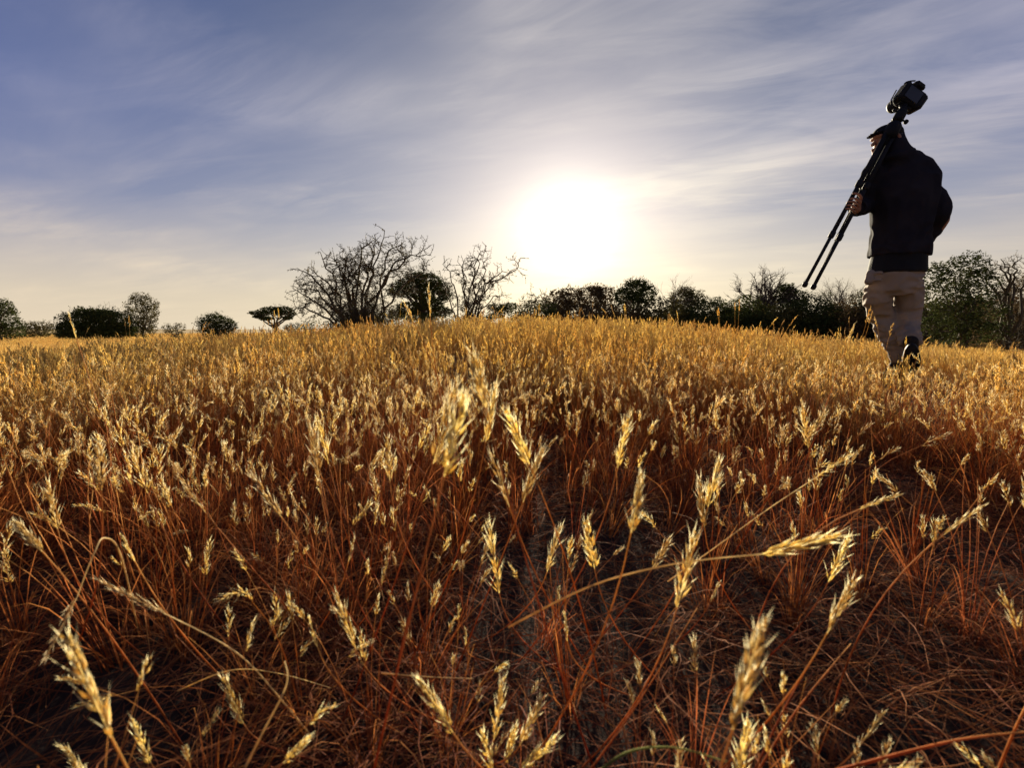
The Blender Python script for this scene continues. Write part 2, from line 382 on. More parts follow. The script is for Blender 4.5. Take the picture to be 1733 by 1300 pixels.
def scatter(name, coll, nvar, xs, ys, sc, tilt, label, lean=(0.0, 0.0)):
    """ONE stuff object: clumps instanced on points with geometry nodes"""
    n = len(xs); zs = gh(xs, ys)
    me = bpy.data.meshes.new(name); me.vertices.add(n)
    me.vertices.foreach_set('co', np.stack([xs, ys, zs-0.004], -1).astype('f').ravel())
    def attr(nm, ty, prop, arr): a = me.attributes.new(nm, ty, 'POINT'); a.data.foreach_set(prop, arr)
    rot = np.stack([rng.normal(lean[0], tilt, n), rng.normal(lean[1], tilt, n), rng.uniform(0, 2*PI, n)], -1)
    # tilt in world space after a random turn about z
    R = np.zeros((n, 3))
    ax, ay, az = rot[:, 0], rot[:, 1], rot[:, 2]
    R[:, 0] = ax; R[:, 1] = ay; R[:, 2] = az
    attr('rot', 'FLOAT_VECTOR', 'vector', R.astype('f').ravel())
    attr('scl', 'FLOAT', 'value', sc.astype('f'))
    attr('idx', 'INT', 'value', rng.integers(0, nvar, n).astype('i'))
    o = bpy.data.objects.new(name, me); COL.objects.link(o)
    g = bpy.data.node_groups.new(name, 'GeometryNodeTree')
    g.interface.new_socket('Geometry', in_out='INPUT', socket_type='NodeSocketGeometry'); g.interface.new_socket('Geometry', in_out='OUTPUT', socket_type='NodeSocketGeometry')
    N = g.nodes; L = g.links
    gi = N.new('NodeGroupInput'); go = N.new('NodeGroupOutput'); ci = N.new('GeometryNodeCollectionInfo'); ip = N.new('GeometryNodeInstanceOnPoints')
    ci.inputs[0].default_value = coll; ci.inputs['Separate Children'].default_value = True; ci.inputs['Reset Children'].default_value = True
    def na(nm, ty): x = N.new('GeometryNodeInputNamedAttribute'); x.data_type = ty; x.inputs[0].default_value = nm; return x.outputs[0]
    L.new(gi.outputs[0], ip.inputs['Points']); L.new(ci.outputs[0], ip.inputs['Instance']); ip.inputs['Pick Instance'].default_value = True
    L.new(na('idx', 'INT'), ip.inputs['Instance Index']); L.new(na('rot', 'FLOAT_VECTOR'), ip.inputs['Rotation']); L.new(na('scl', 'FLOAT'), ip.inputs['Scale'])
    L.new(ip.outputs[0], go.inputs[0])
    md = o.modifiers.new('scatter', 'NODES'); md.node_group = g
    tag(o, label, 'grass', kind='stuff'); return o
def vnoise(x, y, s, seed=0):
    return np.array([noise.noise(Vector((a*s+seed, b*s-seed*1.7, seed*0.37))) for a, b in zip(x, y)])
def sector(r0, r1, dens, half):
    n = int(dens*half*(r1*r1-r0*r0))
    r = np.sqrt(rng.uniform(r0*r0, r1*r1, n)); a = rng.uniform(-half, half, n)
    return r*np.sin(a), r*np.cos(a)
def person_gap(x, y): return np.hypot(x-2.60, y-3.18) > 0.07
# nearest, with bare dark patches
x, y = sector(0.30, 2.6, 250, math.radians(75))
nz = vnoise(x, y, 2.6, 3); r = np.hypot(x, y)
thr = -0.10 + 0.22*(1-ss(0.5, 1.5, r)); k = (nz > thr) | (rng.random(len(x)) < 0.22); x, y, r = x[k], y[k], r[k]
sc = rng.uniform(0.72, 1.12, len(x))*(0.70+0.30*ss(0.3, 1.0, r))
scatter('near_grass', CL['near'], 14, x, y, sc, 0.16, 'golden feathery headed grass on reddish stems close to the camera')
x, y = sector(1.9, 8.5, 120, math.radians(65)); k = ((vnoise(x, y, 1.2, 5) > -0.30) | (np.hypot(x, y) > 3.6)) & person_gap(x, y); x, y = x[k], y[k]
hs = (0.80+0.22*np.exp(-((x-0.6)/3.2)**2))*(1-0.34*np.exp(-((np.degrees(np.arctan2(x, y))-39)/9)**2)*ss(1.5, 2.3, np.hypot(x, y))*(1-ss(3.6, 5, np.hypot(x, y))))
scatter('middle_grass', CL['mid'], 10, x, y, hs*rng.uniform(0.75, 1.15, len(x)), 0.12, 'dense golden seed headed grass covering the middle of the field')
x, y = sector(8.4, 30, 18, math.radians(58))
scatter('far_grass', CL['far'], 8, x, y, rng.uniform(0.7, 1.1, len(x))*(1-0.2*ss(0.5, 4, x)), 0.05, 'pale golden grass sloping away towards the trees')
x, y = sector(30, 130, 3.0, math.radians(56))
scatter('distant_grass', CL['far'], 8, x, y, rng.uniform(1.0, 1.9, len(x)), 0.04, 'distant yellow grass strip under the tree line')
x, y = sector(2.2, 13, 8.0, math.radians(58))
dens = np.exp(-((x-0.3)/4.5)**2); k = (rng.random(len(x)) < 0.25+0.75*dens) & person_gap(x, y); x, y = x[k], y[k]
scatter('tall_grass', CL['tall'], 8, x, y, (0.74+0.26*np.exp(-((x-0.6)/3.2)**2))*rng.uniform(0.75, 1.15, len(x)), 0.10, 'scattered taller seed heads rising above the rest of the field')
x, y = sector(0.12, 2.4, 130, math.radians(80))
scatter('grass_litter', CL['litter'], 8, x, y, rng.uniform(0.7, 1.3, len(x)), 0.06, 'tangled dead brown grass litter lying on the dark soil')
def clod_coll():
    c = bpy.data.collections.new('soil_clods'); m = newmat('dry_clod'); t = NT(m)
    t.solid(t.mix(t.noise(300, 3), (0.03, 0.022, 0.02), (0.085, 0.06, 0.045)), 0.95, 0.05)
    for i in range(6):
        bm = bmesh.new(); bmesh.ops.create_icosphere(bm, subdivisions=2, radius=1.0)
        for v in bm.verts: v.co *= 1+0.45*noise.noise(v.co*1.7+Vector((i*5, 0, 0))); v.co.z *= 0.65
        me = bpy.data.meshes.new('clod_%d' % i); bm.to_mesh(me); bm.free(); me.materials.append(m)
        c.objects.link(bpy.data.objects.new('clod_%d' % i, me))
    return c
x, y = sector(0.2, 2.6, 1100, math.radians(78))
sc_ = 0.0022+0.006*rng.random(len(x))**3
o_cl = scatter('soil_crumbs', clod_coll(), 6, x, y, sc_, 0.5, 'dry crumbs and clods of dark soil between the stems'); o_cl['category'] = 'soil'

# ------------------------------------------------------------------ trees and shrubs
def gpt(px, y):                                   # ground point below a photo column at depth y
    p = W(px, 560, y); return Vector((p.x, y, gz(p.x, y)))
def leaf_cloud(mb, c, rad, n, size, shell=0.55, flat=0.8, seed=0.0, gap=-0.12, gs=1.3):
    """leaf-sized faces spread through an ellipsoid, thinned by noise so that sky shows through"""
    k = 0; tries = 0
    while k < n and tries < n*5:
        tries += 1
        d = Vector((rnd.gauss(0, 1), rnd.gauss(0, 1), rnd.gauss(0, 1))).normalized()
        r = rnd.random()**(1/3)
        if rnd.random() < shell: r = 0.72+0.32*rnd.random()
        r *= 1+0.42*noise.noise(d*2.3+Vector((seed, 0, 0)))
        p = Vector((c.x+d.x*rad[0]*r, c.y+d.y*rad[1]*r, c.z+d.z*rad[2]*r))
        if noise.noise(Vector((p.x, p.y, p.z*1.4))*gs/max(0.2, min(rad))*1.2+Vector((seed, seed, 0))) < gap: continue
        s = size*rnd.uniform(0.5, 1.3)
        a = Vector((rnd.gauss(0, 1), rnd.gauss(0, 1), rnd.gauss(0, 0.6))).normalized(); b = a.cross(Vector((rnd.gauss(0, 1), rnd.gauss(0, 1), rnd.gauss(0, 1)))).normalized()
        mb.add([p-a*s, p+b*s*0.55, p+a*s, p-b*s*0.45], [(0, 1, 2, 3)], [0]*4); k += 1
def wig(a, b, n, amp):
    L = (b-a).length; out = []
    for i in range(n):
        t = i/(n-1); q = a.lerp(b, t)
        if 0 < i < n-1: q = q+Vector((rnd.gauss(0, 1), rnd.gauss(0, 1), rnd.gauss(0, 1)))*amp*L
        out.append(q)
    return out
def grow(mb, p, d, L, r, depth, spread, drop=0.0, k=4, zig=0.10, kids=(2, 4), shrink=0.68, m=0, up=0.15):
    """recursive crooked branch"""
    n = 4; pts = [p]; dd = d.copy()
    for i in range(n):
        dd = (dd+Vector((rnd.gauss(0, zig), rnd.gauss(0, zig), rnd.gauss(0, zig)-drop+up*0.3))).normalized(); pts.append(pts[-1]+dd*L/n)
    mb.tube(pts, [r*(1-0.45*i/n) for i in range(n+1)], k if r > 0.02 else 3, m=m, cap=False)
    if depth <= 0: return
    for j in range(rnd.randint(*kids)):
        i = rnd.randint(1, n) if j else n
        q = Vector((rnd.gauss(0, 1), rnd.gauss(0, 1), rnd.gauss(0, 1))); q = (q-dd*q.dot(dd)).normalized()
        nd = (dd+q*spread*rnd.uniform(0.5, 1.3)).normalized()
        grow(mb, pts[i], nd, L*shrink*rnd.uniform(0.75, 1.2), max(0.0025, r*0.55), depth-1, spread, drop, k, zig, kids, shrink, m, up)

def crown_tree(name, label, cat, px, y, lobes, leaf, n=900, size=0.09, trunks=1, tr=0.12, group=None, gap=-0.12, flat=False, fork=0.35, twigs=20):
    """lobes: (px, py, rx_px, rz_px); pixel sizes are turned into metres at this depth"""
    g = gpt(px, y); s = math.sqrt(1)*y/FPX
    o = empty(name, g, label=label, cat=cat, group=group)
    tb = MB(); cb = MB(); cs = []; tk = MB() if trunks == 1 else tb
    for (lx, ly, rx, rz) in lobes:
        c = W(lx, ly, y); cs.append((c, rx*s, rz*s))
    ztop = max(c.z for c, a, b in cs); zf = g.z+(ztop-g.z)*fork
    for ti in range(trunks):
        b = g+Vector((rnd.uniform(-1, 1)*tr*2*(trunks > 1), rnd.uniform(-1, 1)*tr*2*(trunks > 1), -0.1))
        top = Vector((b.x+rnd.gauss(0, 0.15), b.y+rnd.gauss(0, 0.15), zf)); tk.tube(wig(b, top, 5, 0.05), [tr*1.15, tr, tr*0.9, tr*0.8, tr*0.75], 7)
        for ci, (c, rx, rz) in enumerate(cs):
            if trunks > 1 and ci % trunks != ti: continue
            for q in range(3 if trunks == 1 else 2):
                e = c+Vector((rnd.uniform(-.6, .6)*rx, rnd.uniform(-.4, .4)*rx, rnd.uniform(-.5, .4)*rz))
                w_ = wig(top, e, 5, 0.07); tb.tube(w_, [tr*0.55, tr*0.42, tr*0.3, tr*0.2, tr*0.1], 5)
                grow(tb, w_[3], (e-top).normalized(), min(rx, 1.2)*0.6, tr*0.18, 2, 0.8, k=3)
    for i, (c, rx, rz) in enumerate(cs):
        ry = rx*0.85
        leaf_cloud(cb, c, (rx, ry, rz), int(n*max(0.3, rx*rz/(size*size*120))), size, seed=rnd.uniform(0, 50), gap=gap, shell=0.5)
        for j in range(twigs):                     # twigs breaking the outline
            d = Vector((rnd.gauss(0, 1), rnd.gauss(0, 1), abs(rnd.gauss(0, 1)))).normalized(); p = c+Vector((d.x*rx, d.y*ry, d.z*rz))*0.85
            e = p+Vector((d.x, d.y, d.z+0.5)).normalized()*rnd.uniform(0.12, 0.35)*min(rx, 1.6)
            w_ = wig(p, e, 4, 0.08); tb.tube(w_, [size*0.10, size*0.07, size*0.05, size*0.03], 3, cap=False)
            leaf_cloud(cb, e, (size*1.5,)*3, 6, size*0.7, seed=rnd.uniform(0, 9), gap=-9)
    if trunks == 1: tk.obj('trunk', [M_BARK], o)
    tag(tb.obj('branches', [M_BARK], o), kind='stuff'); tag(cb.obj('crown', [leaf], o, smooth=False), kind='stuff')
    return o
def bare_tree(name, label, px, y, toppx, toppy, widpx, tr, depth=4, group=None, leaf=0, bottle=False):
    g = gpt(px, y); o = empty(name, g, label=label, cat='tree', group=group); tb = MB(); tk = MB(); s = y/FPX
    H = W(toppx, toppy, y).z-g.z; hf = H*(0.42 if bottle else 0.48)
    n = 6; pts = [g+Vector((0, 0, -0.1))+Vector((0, 0, (hf+0.1)*i/(n-1))) for i in range(n)]
    tk.tube(pts, [tr*q for q in ((1.25, 1.05, 1.0, 0.92, 0.82, 0.7) if bottle else (1.2, .95, .85, .75, .7, .6))], 10)
    hw = widpx*s/2*(1.25 if bottle else 1.0)
    lb = MB()
    for i in range(26 if bottle else 9):
        a = 2*PI*i/9+rnd.uniform(-.3, .3); e = rnd.uniform(0.05, 1.25)
        d = Vector((math.cos(a)*math.cos(e)*hw*1.0, math.sin(a)*math.cos(e)*hw*0.8, math.sin(e)*(H-hf)))
        grow(tb, pts[-1-(i % 2)], d.normalized(), d.length*0.58, tr*(0.17 if bottle else .3), depth, 0.62, k=5, zig=0.16, kids=(2, 4), shrink=0.62, up=0.03)
    if leaf:
        leaf_cloud(lb, g+Vector((0, 0, H*0.8)), (hw*0.75, hw*0.6, H*0.22), leaf, 0.08, seed=rnd.uniform(0, 9), gap=-0.1)
        lb.obj('crown', [M_LEAF2], o, smooth=False)
    tk.obj('trunk', [M_BARK], o); tag(tb.obj('branches', [M_BARK], o), kind='stuff'); return o

G1 = 'dark trees along the left of the horizon'
crown_tree('bushy_tree', 'dark bushy tree cut off by the left edge of the picture', 'tree', 4, 42, [(0, 540, 26, 30), (22, 556, 18, 16), (8, 520, 12, 14), (-18, 535, 20, 30), (5, 566, 30, 14)], M_LEAF, group=G1, size=0.10)
crown_tree('small_acacia', 'low flat topped bush between the left edge tree and the wide dark thicket', 'tree', 66, 55, [(52, 556, 15, 9), (76, 553, 15, 8), (64, 560, 22, 10), (64, 569, 26, 8)], M_LEAF2, group=G1, size=0.10)
crown_tree('dome_bush', 'wide low dome shaped dark evergreen bush left of the round tree', 'bush', 165, 38, [(150, 545, 40, 22), (185, 545, 34, 20), (125, 556, 26, 15), (165, 532, 30, 10), (208, 557, 20, 13), (150, 563, 42, 13), (190, 563, 38, 12), (118, 567, 20, 8)], M_LEAF, n=2300, group=G1, trunks=3, size=0.08, gap=-0.45)
crown_tree('round_tree', 'taller round airy tree standing at the right end of the wide dome bush', 'tree', 240, 40, [(240, 520, 24, 20), (225, 535, 16, 14), (255, 532, 13, 18), (242, 550, 20, 15), (238, 508, 14, 10), (240, 563, 22, 13)], M_LEAF2, n=700, group=G1, size=0.07, twigs=45)
crown_tree('low_shrub', 'tiny pale shrub left of the round dark bush on the horizon', 'bush', 295, 45, [(285, 557, 10, 7), (303, 556, 10, 8), (295, 566, 15, 7)], M_LEAF2, n=500, group=G1, size=0.08)
crown_tree('round_bush', 'compact round dark bush standing alone left of the umbrella thorn', 'bush', 367, 38, [(365, 549, 28, 17), (352, 551, 16, 12), (385, 551, 15, 11), (366, 540, 16, 9), (367, 562, 28, 12)], M_LEAF, n=1100, group=G1, trunks=3, size=0.07, gap=-0.3)
# umbrella thorn: flat plates on spreading limbs
def umbrella_tree(name, label, px, y, plates, fork, lw, group=None):
    g = gpt(px, y); o = empty(name, g, label=label, cat='tree', group=group); tb = MB(); tk = MB(); cb = MB(); s = y/FPX
    f = W(px+fork[0], fork[1], y)
    tk.tube(wig(g-Vector((0, 0, .1)), f, 5, 0.04), [lw*1.2, lw, lw*.9, lw*.85, lw*.8], 7)
    for (cx, cy, rx, rz) in plates:
        c = W(cx, cy, y)
        w_ = wig(f, c, 6, 0.05); tb.tube(w_, [lw*.6, lw*.5, lw*.42, lw*.33, lw*.22, lw*.1], 5)
        for q in range(5): grow(tb, w_[3], (c+Vector((rnd.uniform(-1, 1)*rx*s, rnd.uniform(-1, 1)*rx*s, 0))-w_[3]).normalized(), rx*s*0.7, lw*.16, 2, .6, k=3)
        leaf_cloud(cb, c, (rx*s, rx*s*.9, rz*s), int(75*rx), 0.075, seed=cx*.1, gap=-0.14)
    tk.obj('trunk', [M_BARK], o); tag(tb.obj('branches', [M_BARK], o), kind='stuff'); tag(cb.obj('crown', [M_LEAF], o, smooth=False), kind='stuff'); return o
umbrella_tree('umbrella_thorn', 'flat topped umbrella thorn tree standing alone with spreading limbs', 466, 46,
    [(440, 530, 18, 4.5), (460, 524, 17, 5), (480, 524, 16, 5), (492, 531, 9, 5), (450, 539, 13, 3.5), (473, 530, 12, 4), (437, 536, 9, 3), (487, 538, 8, 3)], (0, 556), 0.20, 'flat topped acacias')
crown_tree('umbrella_acacia', 'dense mushroom shaped acacia seen behind the thorn shrub', 'tree', 712, 30,
    [(690, 482, 24, 11), (722, 475, 26, 13), (740, 488, 20, 11), (674, 494, 18, 10), (704, 468, 18, 7), (712, 495, 26, 13), (752, 500, 12, 9), (728, 514, 24, 12), (692, 522, 20, 12), (748, 528, 18, 10), (672, 532, 16, 9), (712, 538, 30, 10)],
    M_LEAF, n=2600, size=.055, tr=.18, group='flat topped acacias', gap=-.28, twigs=26, fork=.5)
umbrella_tree('small_umbrella_acacia', 'small flat topped acacia right of the thorn shrubs under the sun', 852, 55,
    [(840, 520, 18, 6), (862, 518, 16, 6), (850, 526, 20, 6), (838, 535, 14, 5)], (0, 538), 0.16, 'flat topped acacias')
umbrella_tree('low_acacia', 'low dark acacia between the mushroom acacia and the sun', 815, 50,
    [(800, 545, 16, 9), (822, 543, 14, 9)], (-4, 552), 0.12, 'flat topped acacias')
crown_tree('low_bush', 'low dark bush joining the umbrella thorn and the thorn shrub', 'bush', 515, 44, [(500, 553, 12, 5), (522, 553, 14, 6), (488, 555, 8, 4), (510, 563, 24, 8)], M_LEAF, n=500, group=G1, size=0.07)

# bare thorn shrubs, limbs traced from the photograph in height and width, spread in depth
def thorn_shrub(label, px, y, limbs, r0, seed, stems=16, fine=3, leafn=500, group='bare thorn shrubs', wid=1.0, name='thorn_shrub', dens=7):
    global rnd
    keep = rnd; rnd = random.Random(seed)
    g = gpt(px, y); o = empty(name, g, label=label, cat='shrub', group=group); tb = MB(); lb = MB(); s = y/FPX
    def twig(p, d, L, r, depth):
        n = 4; pts = [p]; dd = d.copy()
        for i in range(n):
            dd = (dd+Vector((rnd.gauss(0, .15), rnd.gauss(0, .15), rnd.gauss(0.02, .13)))).normalized(); pts.append(pts[-1]+dd*L/n)
        tb.tube(pts, [r*(1-.4*i/n) for i in range(n+1)], 3, cap=False)
        for i in range(1, n+1):                        # thorns
            for q in range(2 if L > 0.12 else 1):
                t = Vector((rnd.gauss(0, 1), rnd.gauss(0, 1), rnd.gauss(0, 1))).normalized(); a = pts[i-1].lerp(pts[i], rnd.random())
                tb.add([a-dd*0.004, a+dd*0.004, a+t*rnd.uniform(0.02, 0.055)*wid], [(0, 1, 2)])
        if depth > 0:
            for j in range(rnd.randint(2, 4)):
                i = rnd.randint(1, n); q = Vector((rnd.gauss(0, 1), rnd.gauss(0, 1), rnd.gauss(0, 1))); q = (q-dd*q.dot(dd)).normalized()
                twig(pts[i], (dd*0.6+q*rnd.uniform(.5, 1.1)).normalized(), L*rnd.uniform(.45, .8), max(0.0032, r*.7), depth-1)
    for li, pix in enumerate(limbs):
        off = rnd.uniform(-0.35, 0.35)*wid; m = len(pix)
        P = [g+Vector((rnd.uniform(-.06, .06), 0, -0.05))] + [W(a, b, y)+Vector((0, off*(i+1)/m, 0)) for i, (a, b) in enumerate(pix)]
        pts = []
        for i in range(len(P)-1): pts += wig(P[i], P[i+1], 5, 0.05)[:-1]
        pts.append(P[-1]); N = len(pts)
        tb.tube(pts, [r0*(1-0.80*i/(N-1)) for i in range(N)], 5)
        for i in range(2, N):
            for q in range(2 if rnd.random() < 0.20+dens*0.03 else 1):
                dd = (pts[i]-pts[i-1]).normalized(); v = Vector((rnd.gauss(0, 1), rnd.gauss(0, .6), rnd.gauss(0.2, 1))); v = (v-dd*v.dot(dd)).normalized()
                twig(pts[i], (dd*.35+v).normalized(), rnd.uniform(.08, .26)*wid, max(0.0045, r0*(1-0.8*i/N)*.4), 2 if i < N*.55 else (1 if i < N-2 else 0))
    for i in range(stems):                             # thicket at the foot
        a = rnd.uniform(0, 2*PI); e = rnd.uniform(0.5, 1.3); d = Vector((math.cos(a)*math.cos(e), math.sin(a)*math.cos(e), math.sin(e)))
        L = rnd.uniform(.45, .9)*wid; b = g+Vector((rnd.uniform(-.25, .25)*wid, rnd.uniform(-.2, .2)*wid, -.04))
        pts = wig(b, b+d*L, 6, .06); tb.tube(pts, [r0*.5*(1-.7*i/5) for i in range(6)], 4, cap=False)
        for k2 in range(1, 6):
            for q in range(3): 
                v = Vector((rnd.gauss(0, 1), rnd.gauss(0, 1), rnd.gauss(.1, .8))).normalized(); twig(pts[k2], v, rnd.uniform(.10, .28)*wid, .003, 1)
    leaf_cloud(lb, g+Vector((0, 0, .3*wid)), (.8*wid, .5*wid, .36*wid), leafn*3, 0.017, seed=seed, gap=-.2, shell=.2)
    v = list(tb.v)
    for i in range(leafn*3):                           # tiny leaves along the twigs
        p = Vector(v[rnd.randrange(len(v))])+Vector((rnd.gauss(0, .008), rnd.gauss(0, .008), rnd.gauss(0, .008))); a = Vector((rnd.gauss(0, 1), rnd.gauss(0, 1), rnd.gauss(0, 1))).normalized(); b = a.orthogonal()
        s_ = rnd.uniform(.007, .015); lb.add([p-a*s_, p+b*s_*.6, p+a*s_, p-b*s_*.6], [(0, 1, 2, 3)], [0]*4)
    tag(tb.obj('branches', [M_TWIG], o), kind='stuff'); tag(lb.obj('leaves', [M_LEAF2], o, smooth=False), kind='stuff'); rnd = keep; return o
thorn_shrub('larger bare thorn shrub with a dense tangled base left of the mushroom acacia', 606, 7.5, [
    [(560, 520), (530, 490), (500, 488)], [(560, 500), (535, 468), (517, 458)], [(575, 480), (555, 432)], [(590, 500), (568, 450), (557, 436)],
    [(585, 470), (590, 445), (600, 442)], [(600, 500), (608, 460), (625, 435)], [(605, 480), (610, 420), (630, 405)], [(615, 500), (635, 440), (640, 402)],
    [(620, 500), (645, 440), (660, 397)], [(640, 480), (652, 420), (676, 402)], [(640, 500), (668, 450), (700, 434), (732, 436)], [(655, 470), (690, 440), (672, 418)],
    [(650, 520), (680, 480), (712, 458), (716, 446)], [(560, 540), (520, 520), (498, 528)], [(555, 525), (530, 505), (505, 490)], [(630, 520), (600, 470), (585, 440)],
    [(575, 500), (540, 470), (520, 455)], [(625, 470), (628, 430), (612, 400)], [(590, 520), (578, 470), (565, 448)], [(600, 510), (596, 465), (582, 432)]], 0.024, 5, stems=34, leafn=1100, wid=1.05)
thorn_shrub('slighter bare thorn shrub whose one long branch reaches right below the sun', 792, 8.5, [
    [(775, 520), (762, 460), (750, 448)], [(785, 500), (780, 450), (785, 434)], [(795, 490), (808, 440), (823, 418)], [(800, 480), (812, 445), (800, 430)],
    [(800, 520), (822, 480), (850, 458), (890, 455)], [(820, 480), (875, 456), (880, 438)], [(810, 530), (835, 500), (855, 498)], [(805, 525), (830, 480), (852, 470)],
    [(770, 530), (757, 490), (748, 462)], [(790, 520), (790, 470), (776, 445)], [(805, 500), (822, 455), (815, 432)], [(790, 530), (815, 500), (838, 475)]], 0.018, 11, stems=16, leafn=450, wid=0.85)
thorn_shrub('small spindly thorn shrub on the horizon just right of the sun shimmer', 902, 13, [
    [(892, 520), (882, 503)], [(900, 510), (900, 484)], [(905, 515), (912, 500), (922, 498)], [(898, 520), (888, 512)], [(910, 525), (925, 510)]], 0.016, 13, stems=12, leafn=300, wid=0.9)

# the wood on the right of the field
G2 = 'trees of the wood behind the field'
crown_tree('hazy_tree', 'broad bushy tree at the left end of the wood, close below the sun', 'tree', 955, 46, [(945, 512, 26, 20), (968, 505, 24, 18), (930, 525, 18, 16), (960, 530, 40, 18)], M_LEAF3, n=1500, gap=-.22, group=G2, size=0.11, twigs=30)
bare_tree('bare_tree', 'leafless tree crown showing above the wood at the left, under the sun', 950, 50, 958, 487, 62, 0.25, 3, G2)
crown_tree('rounded_tree', 'brownish rounded tree between the sunlit bushy tree and the dense round one', 'tree', 1012, 46, [(1000, 505, 26, 20), (1025, 500, 20, 16), (1008, 492, 14, 9), (1012, 528, 36, 18)], M_LEAF3, n=1500, gap=-.22, group=G2, size=0.11, twigs=30)
crown_tree('dense_tree', 'dense round crowned tree, the tallest leafy one in the middle of the wood', 'tree', 1078, 44, [(1075, 492, 26, 16), (1092, 498, 18, 17), (1058, 500, 18, 14), (1078, 480, 18, 7), (1070, 515, 30, 14)], M_LEAF, n=1700, gap=-.22, group=G2, size=0.10)
bare_tree('dead_tree', 'spiky dead tree with bare forked limbs just right of the dense round tree', 1138, 38, 1143, 462, 66, 0.13, 3, G2)
crown_tree('broad_tree', 'low broad leafy tree beside the spiky dead tree', 'tree', 1165, 42, [(1155, 505, 22, 14), (1175, 508, 20, 16), (1160, 495, 14, 8), (1165, 522, 34, 16)], M_LEAF2, n=1300, gap=-.2, group=G2, size=0.09, twigs=40)
crown_tree('knob_tree', 'very small round tree top in the dip of the wood skyline', 'tree', 1212, 46, [(1212, 510, 11, 8), (1210, 520, 16, 9)], M_LEAF, n=900, group=G2, size=0.08)
bare_tree('baobab', 'leafless baobab with a dome of gnarled branches over the wood', 1286, 42, 1288, 454, 76, 0.62, 4, G2, bottle=True)
crown_tree('leafy_tree', 'dark leafy tree close against the right side of the baobab', 'tree', 1332, 42, [(1325, 500, 22, 14), (1345, 504, 18, 15), (1330, 488, 14, 8), (1335, 520, 34, 16)], M_LEAF, n=1500, gap=-.22, group=G2, size=0.10)
bare_tree('bare_dome_tree', 'smaller leafless domed tree left of the walking man', 1418, 42, 1415, 474, 72, 0.34, 4, G2, bottle=True)
crown_tree('edge_tree', 'sparse tree top immediately left of the khaki trousers', 'tree', 1458, 42, [(1452, 508, 14, 9), (1466, 500, 12, 10), (1458, 520, 20, 12)], M_LEAF2, n=500, group=G2, size=0.09, twigs=30)
# bushes of the wood's lower storey that can be told apart
BU = [(905, 530, 38, 22, M_LEAF, 'lowest dark bush at the left foot of the wood'), (1045, 535, 40, 24, M_LEAF3, 'brown bush under the dense round tree'),
      (1120, 530, 40, 26, M_LEAF2, 'olive bush under the spiky dead tree'), (1195, 535, 44, 26, M_LEAF, 'dark bush below the dip in the skyline'),
      (1262, 530, 40, 28, M_LEAF, 'dark bush in front of the baobab trunk'), (1310, 540, 36, 24, M_LEAF2, 'olive rounded bush right of the baobab trunk'),
      (1372, 530, 42, 30, M_LEAF, 'dark bush under the tripod feet'), (1425, 540, 40, 30, M_LEAF3, 'brown bush left of the walking man'),
      (1480, 530, 36, 34, M_LEAF, 'dark bush directly behind the khaki trousers')]
for (bx, by, rx, rz, lm, lab) in BU:
    crown_tree('wood_bush', lab, 'bush', bx, 38, [(bx, by, rx, rz), (bx-rx*.5, by+12, rx*.7, rz*.8), (bx+rx*.5, by+10, rx*.7, rz*.8), (bx+rx*.1, by+26, rx, rz*.7)], lm, n=1100, group='bushes at the foot of the wood', trunks=3, tr=.06, size=.10, gap=-.35, twigs=14)
def scrub_belt():
    mb = MB(); r0 = random.Random(3)
    for i in range(70):
        px = 900+i*12.5; 
        if px > 1780: break
        y = r0.uniform(40, 50) if px < 1560 else r0.uniform(30, 40)
        top = 520 if px < 1200 else (515 if px < 1500 else 505)
        p = W(px, top+r0.uniform(0, 22), y); g = gz(p.x, y); z0 = (g+p.z)/2; s = y/FPX
        leaf_cloud(mb, Vector((p.x, y, z0)), (28*s, 1.6, max(0.6, (p.z-g)*r0.uniform(.35, .6))), 900, 0.17, seed=i*1.3, gap=-9, shell=.3)
    o = mb.obj('undergrowth', [M_LEAF3], smooth=False); tag(o, 'dark scrub filling the foot of the wood across the right side', 'undergrowth', kind='stuff')
scrub_belt()
G3 = 'large bushes behind the man'
crown_tree('big_bush_tree', 'large dark bushy tree close behind the man on his right', 'tree', 1632, 17, [(1625, 470, 36, 30), (1600, 500, 40, 36), (1655, 490, 30, 34), (1640, 450, 24, 18), (1600, 530, 50, 32), (1650, 535, 44, 32), (1580, 468, 22, 20), (1600, 560, 40, 22), (1650, 562, 44, 22)], M_LEAF, n=620, group=G3, trunks=4, tr=.07, size=.055, gap=-.06, twigs=50)
crown_tree('thorny_edge_tree', 'bare crooked branches reaching in from the right edge over dark foliage', 'tree', 1728, 19, [(1710, 510, 26, 24), (1735, 495, 24, 30), (1700, 545, 40, 30), (1740, 540, 36, 36), (1690, 566, 40, 20), (1735, 568, 44, 22)], M_LEAF3, n=620, group=G3, trunks=3, tr=.07, size=.055, gap=-.1, twigs=60)
thorn_shrub('leafless thorn branches between the bushy tree and the right edge', 1712, 17, [
    [(1690, 500), (1672, 480), (1655, 470)], [(1700, 480), (1690, 455), (1668, 442)], [(1715, 470), (1712, 445), (1722, 437)], [(1705, 500), (1680, 470), (1660, 452)],
    [(1725, 490), (1735, 455), (1738, 440)], [(1700, 500), (1685, 485), (1662, 492)], [(1720, 480), (1702, 455), (1700, 440)]], 0.05, 17, stems=6, leafn=200, wid=1.6, name='bare_thorn_tree', dens=4)

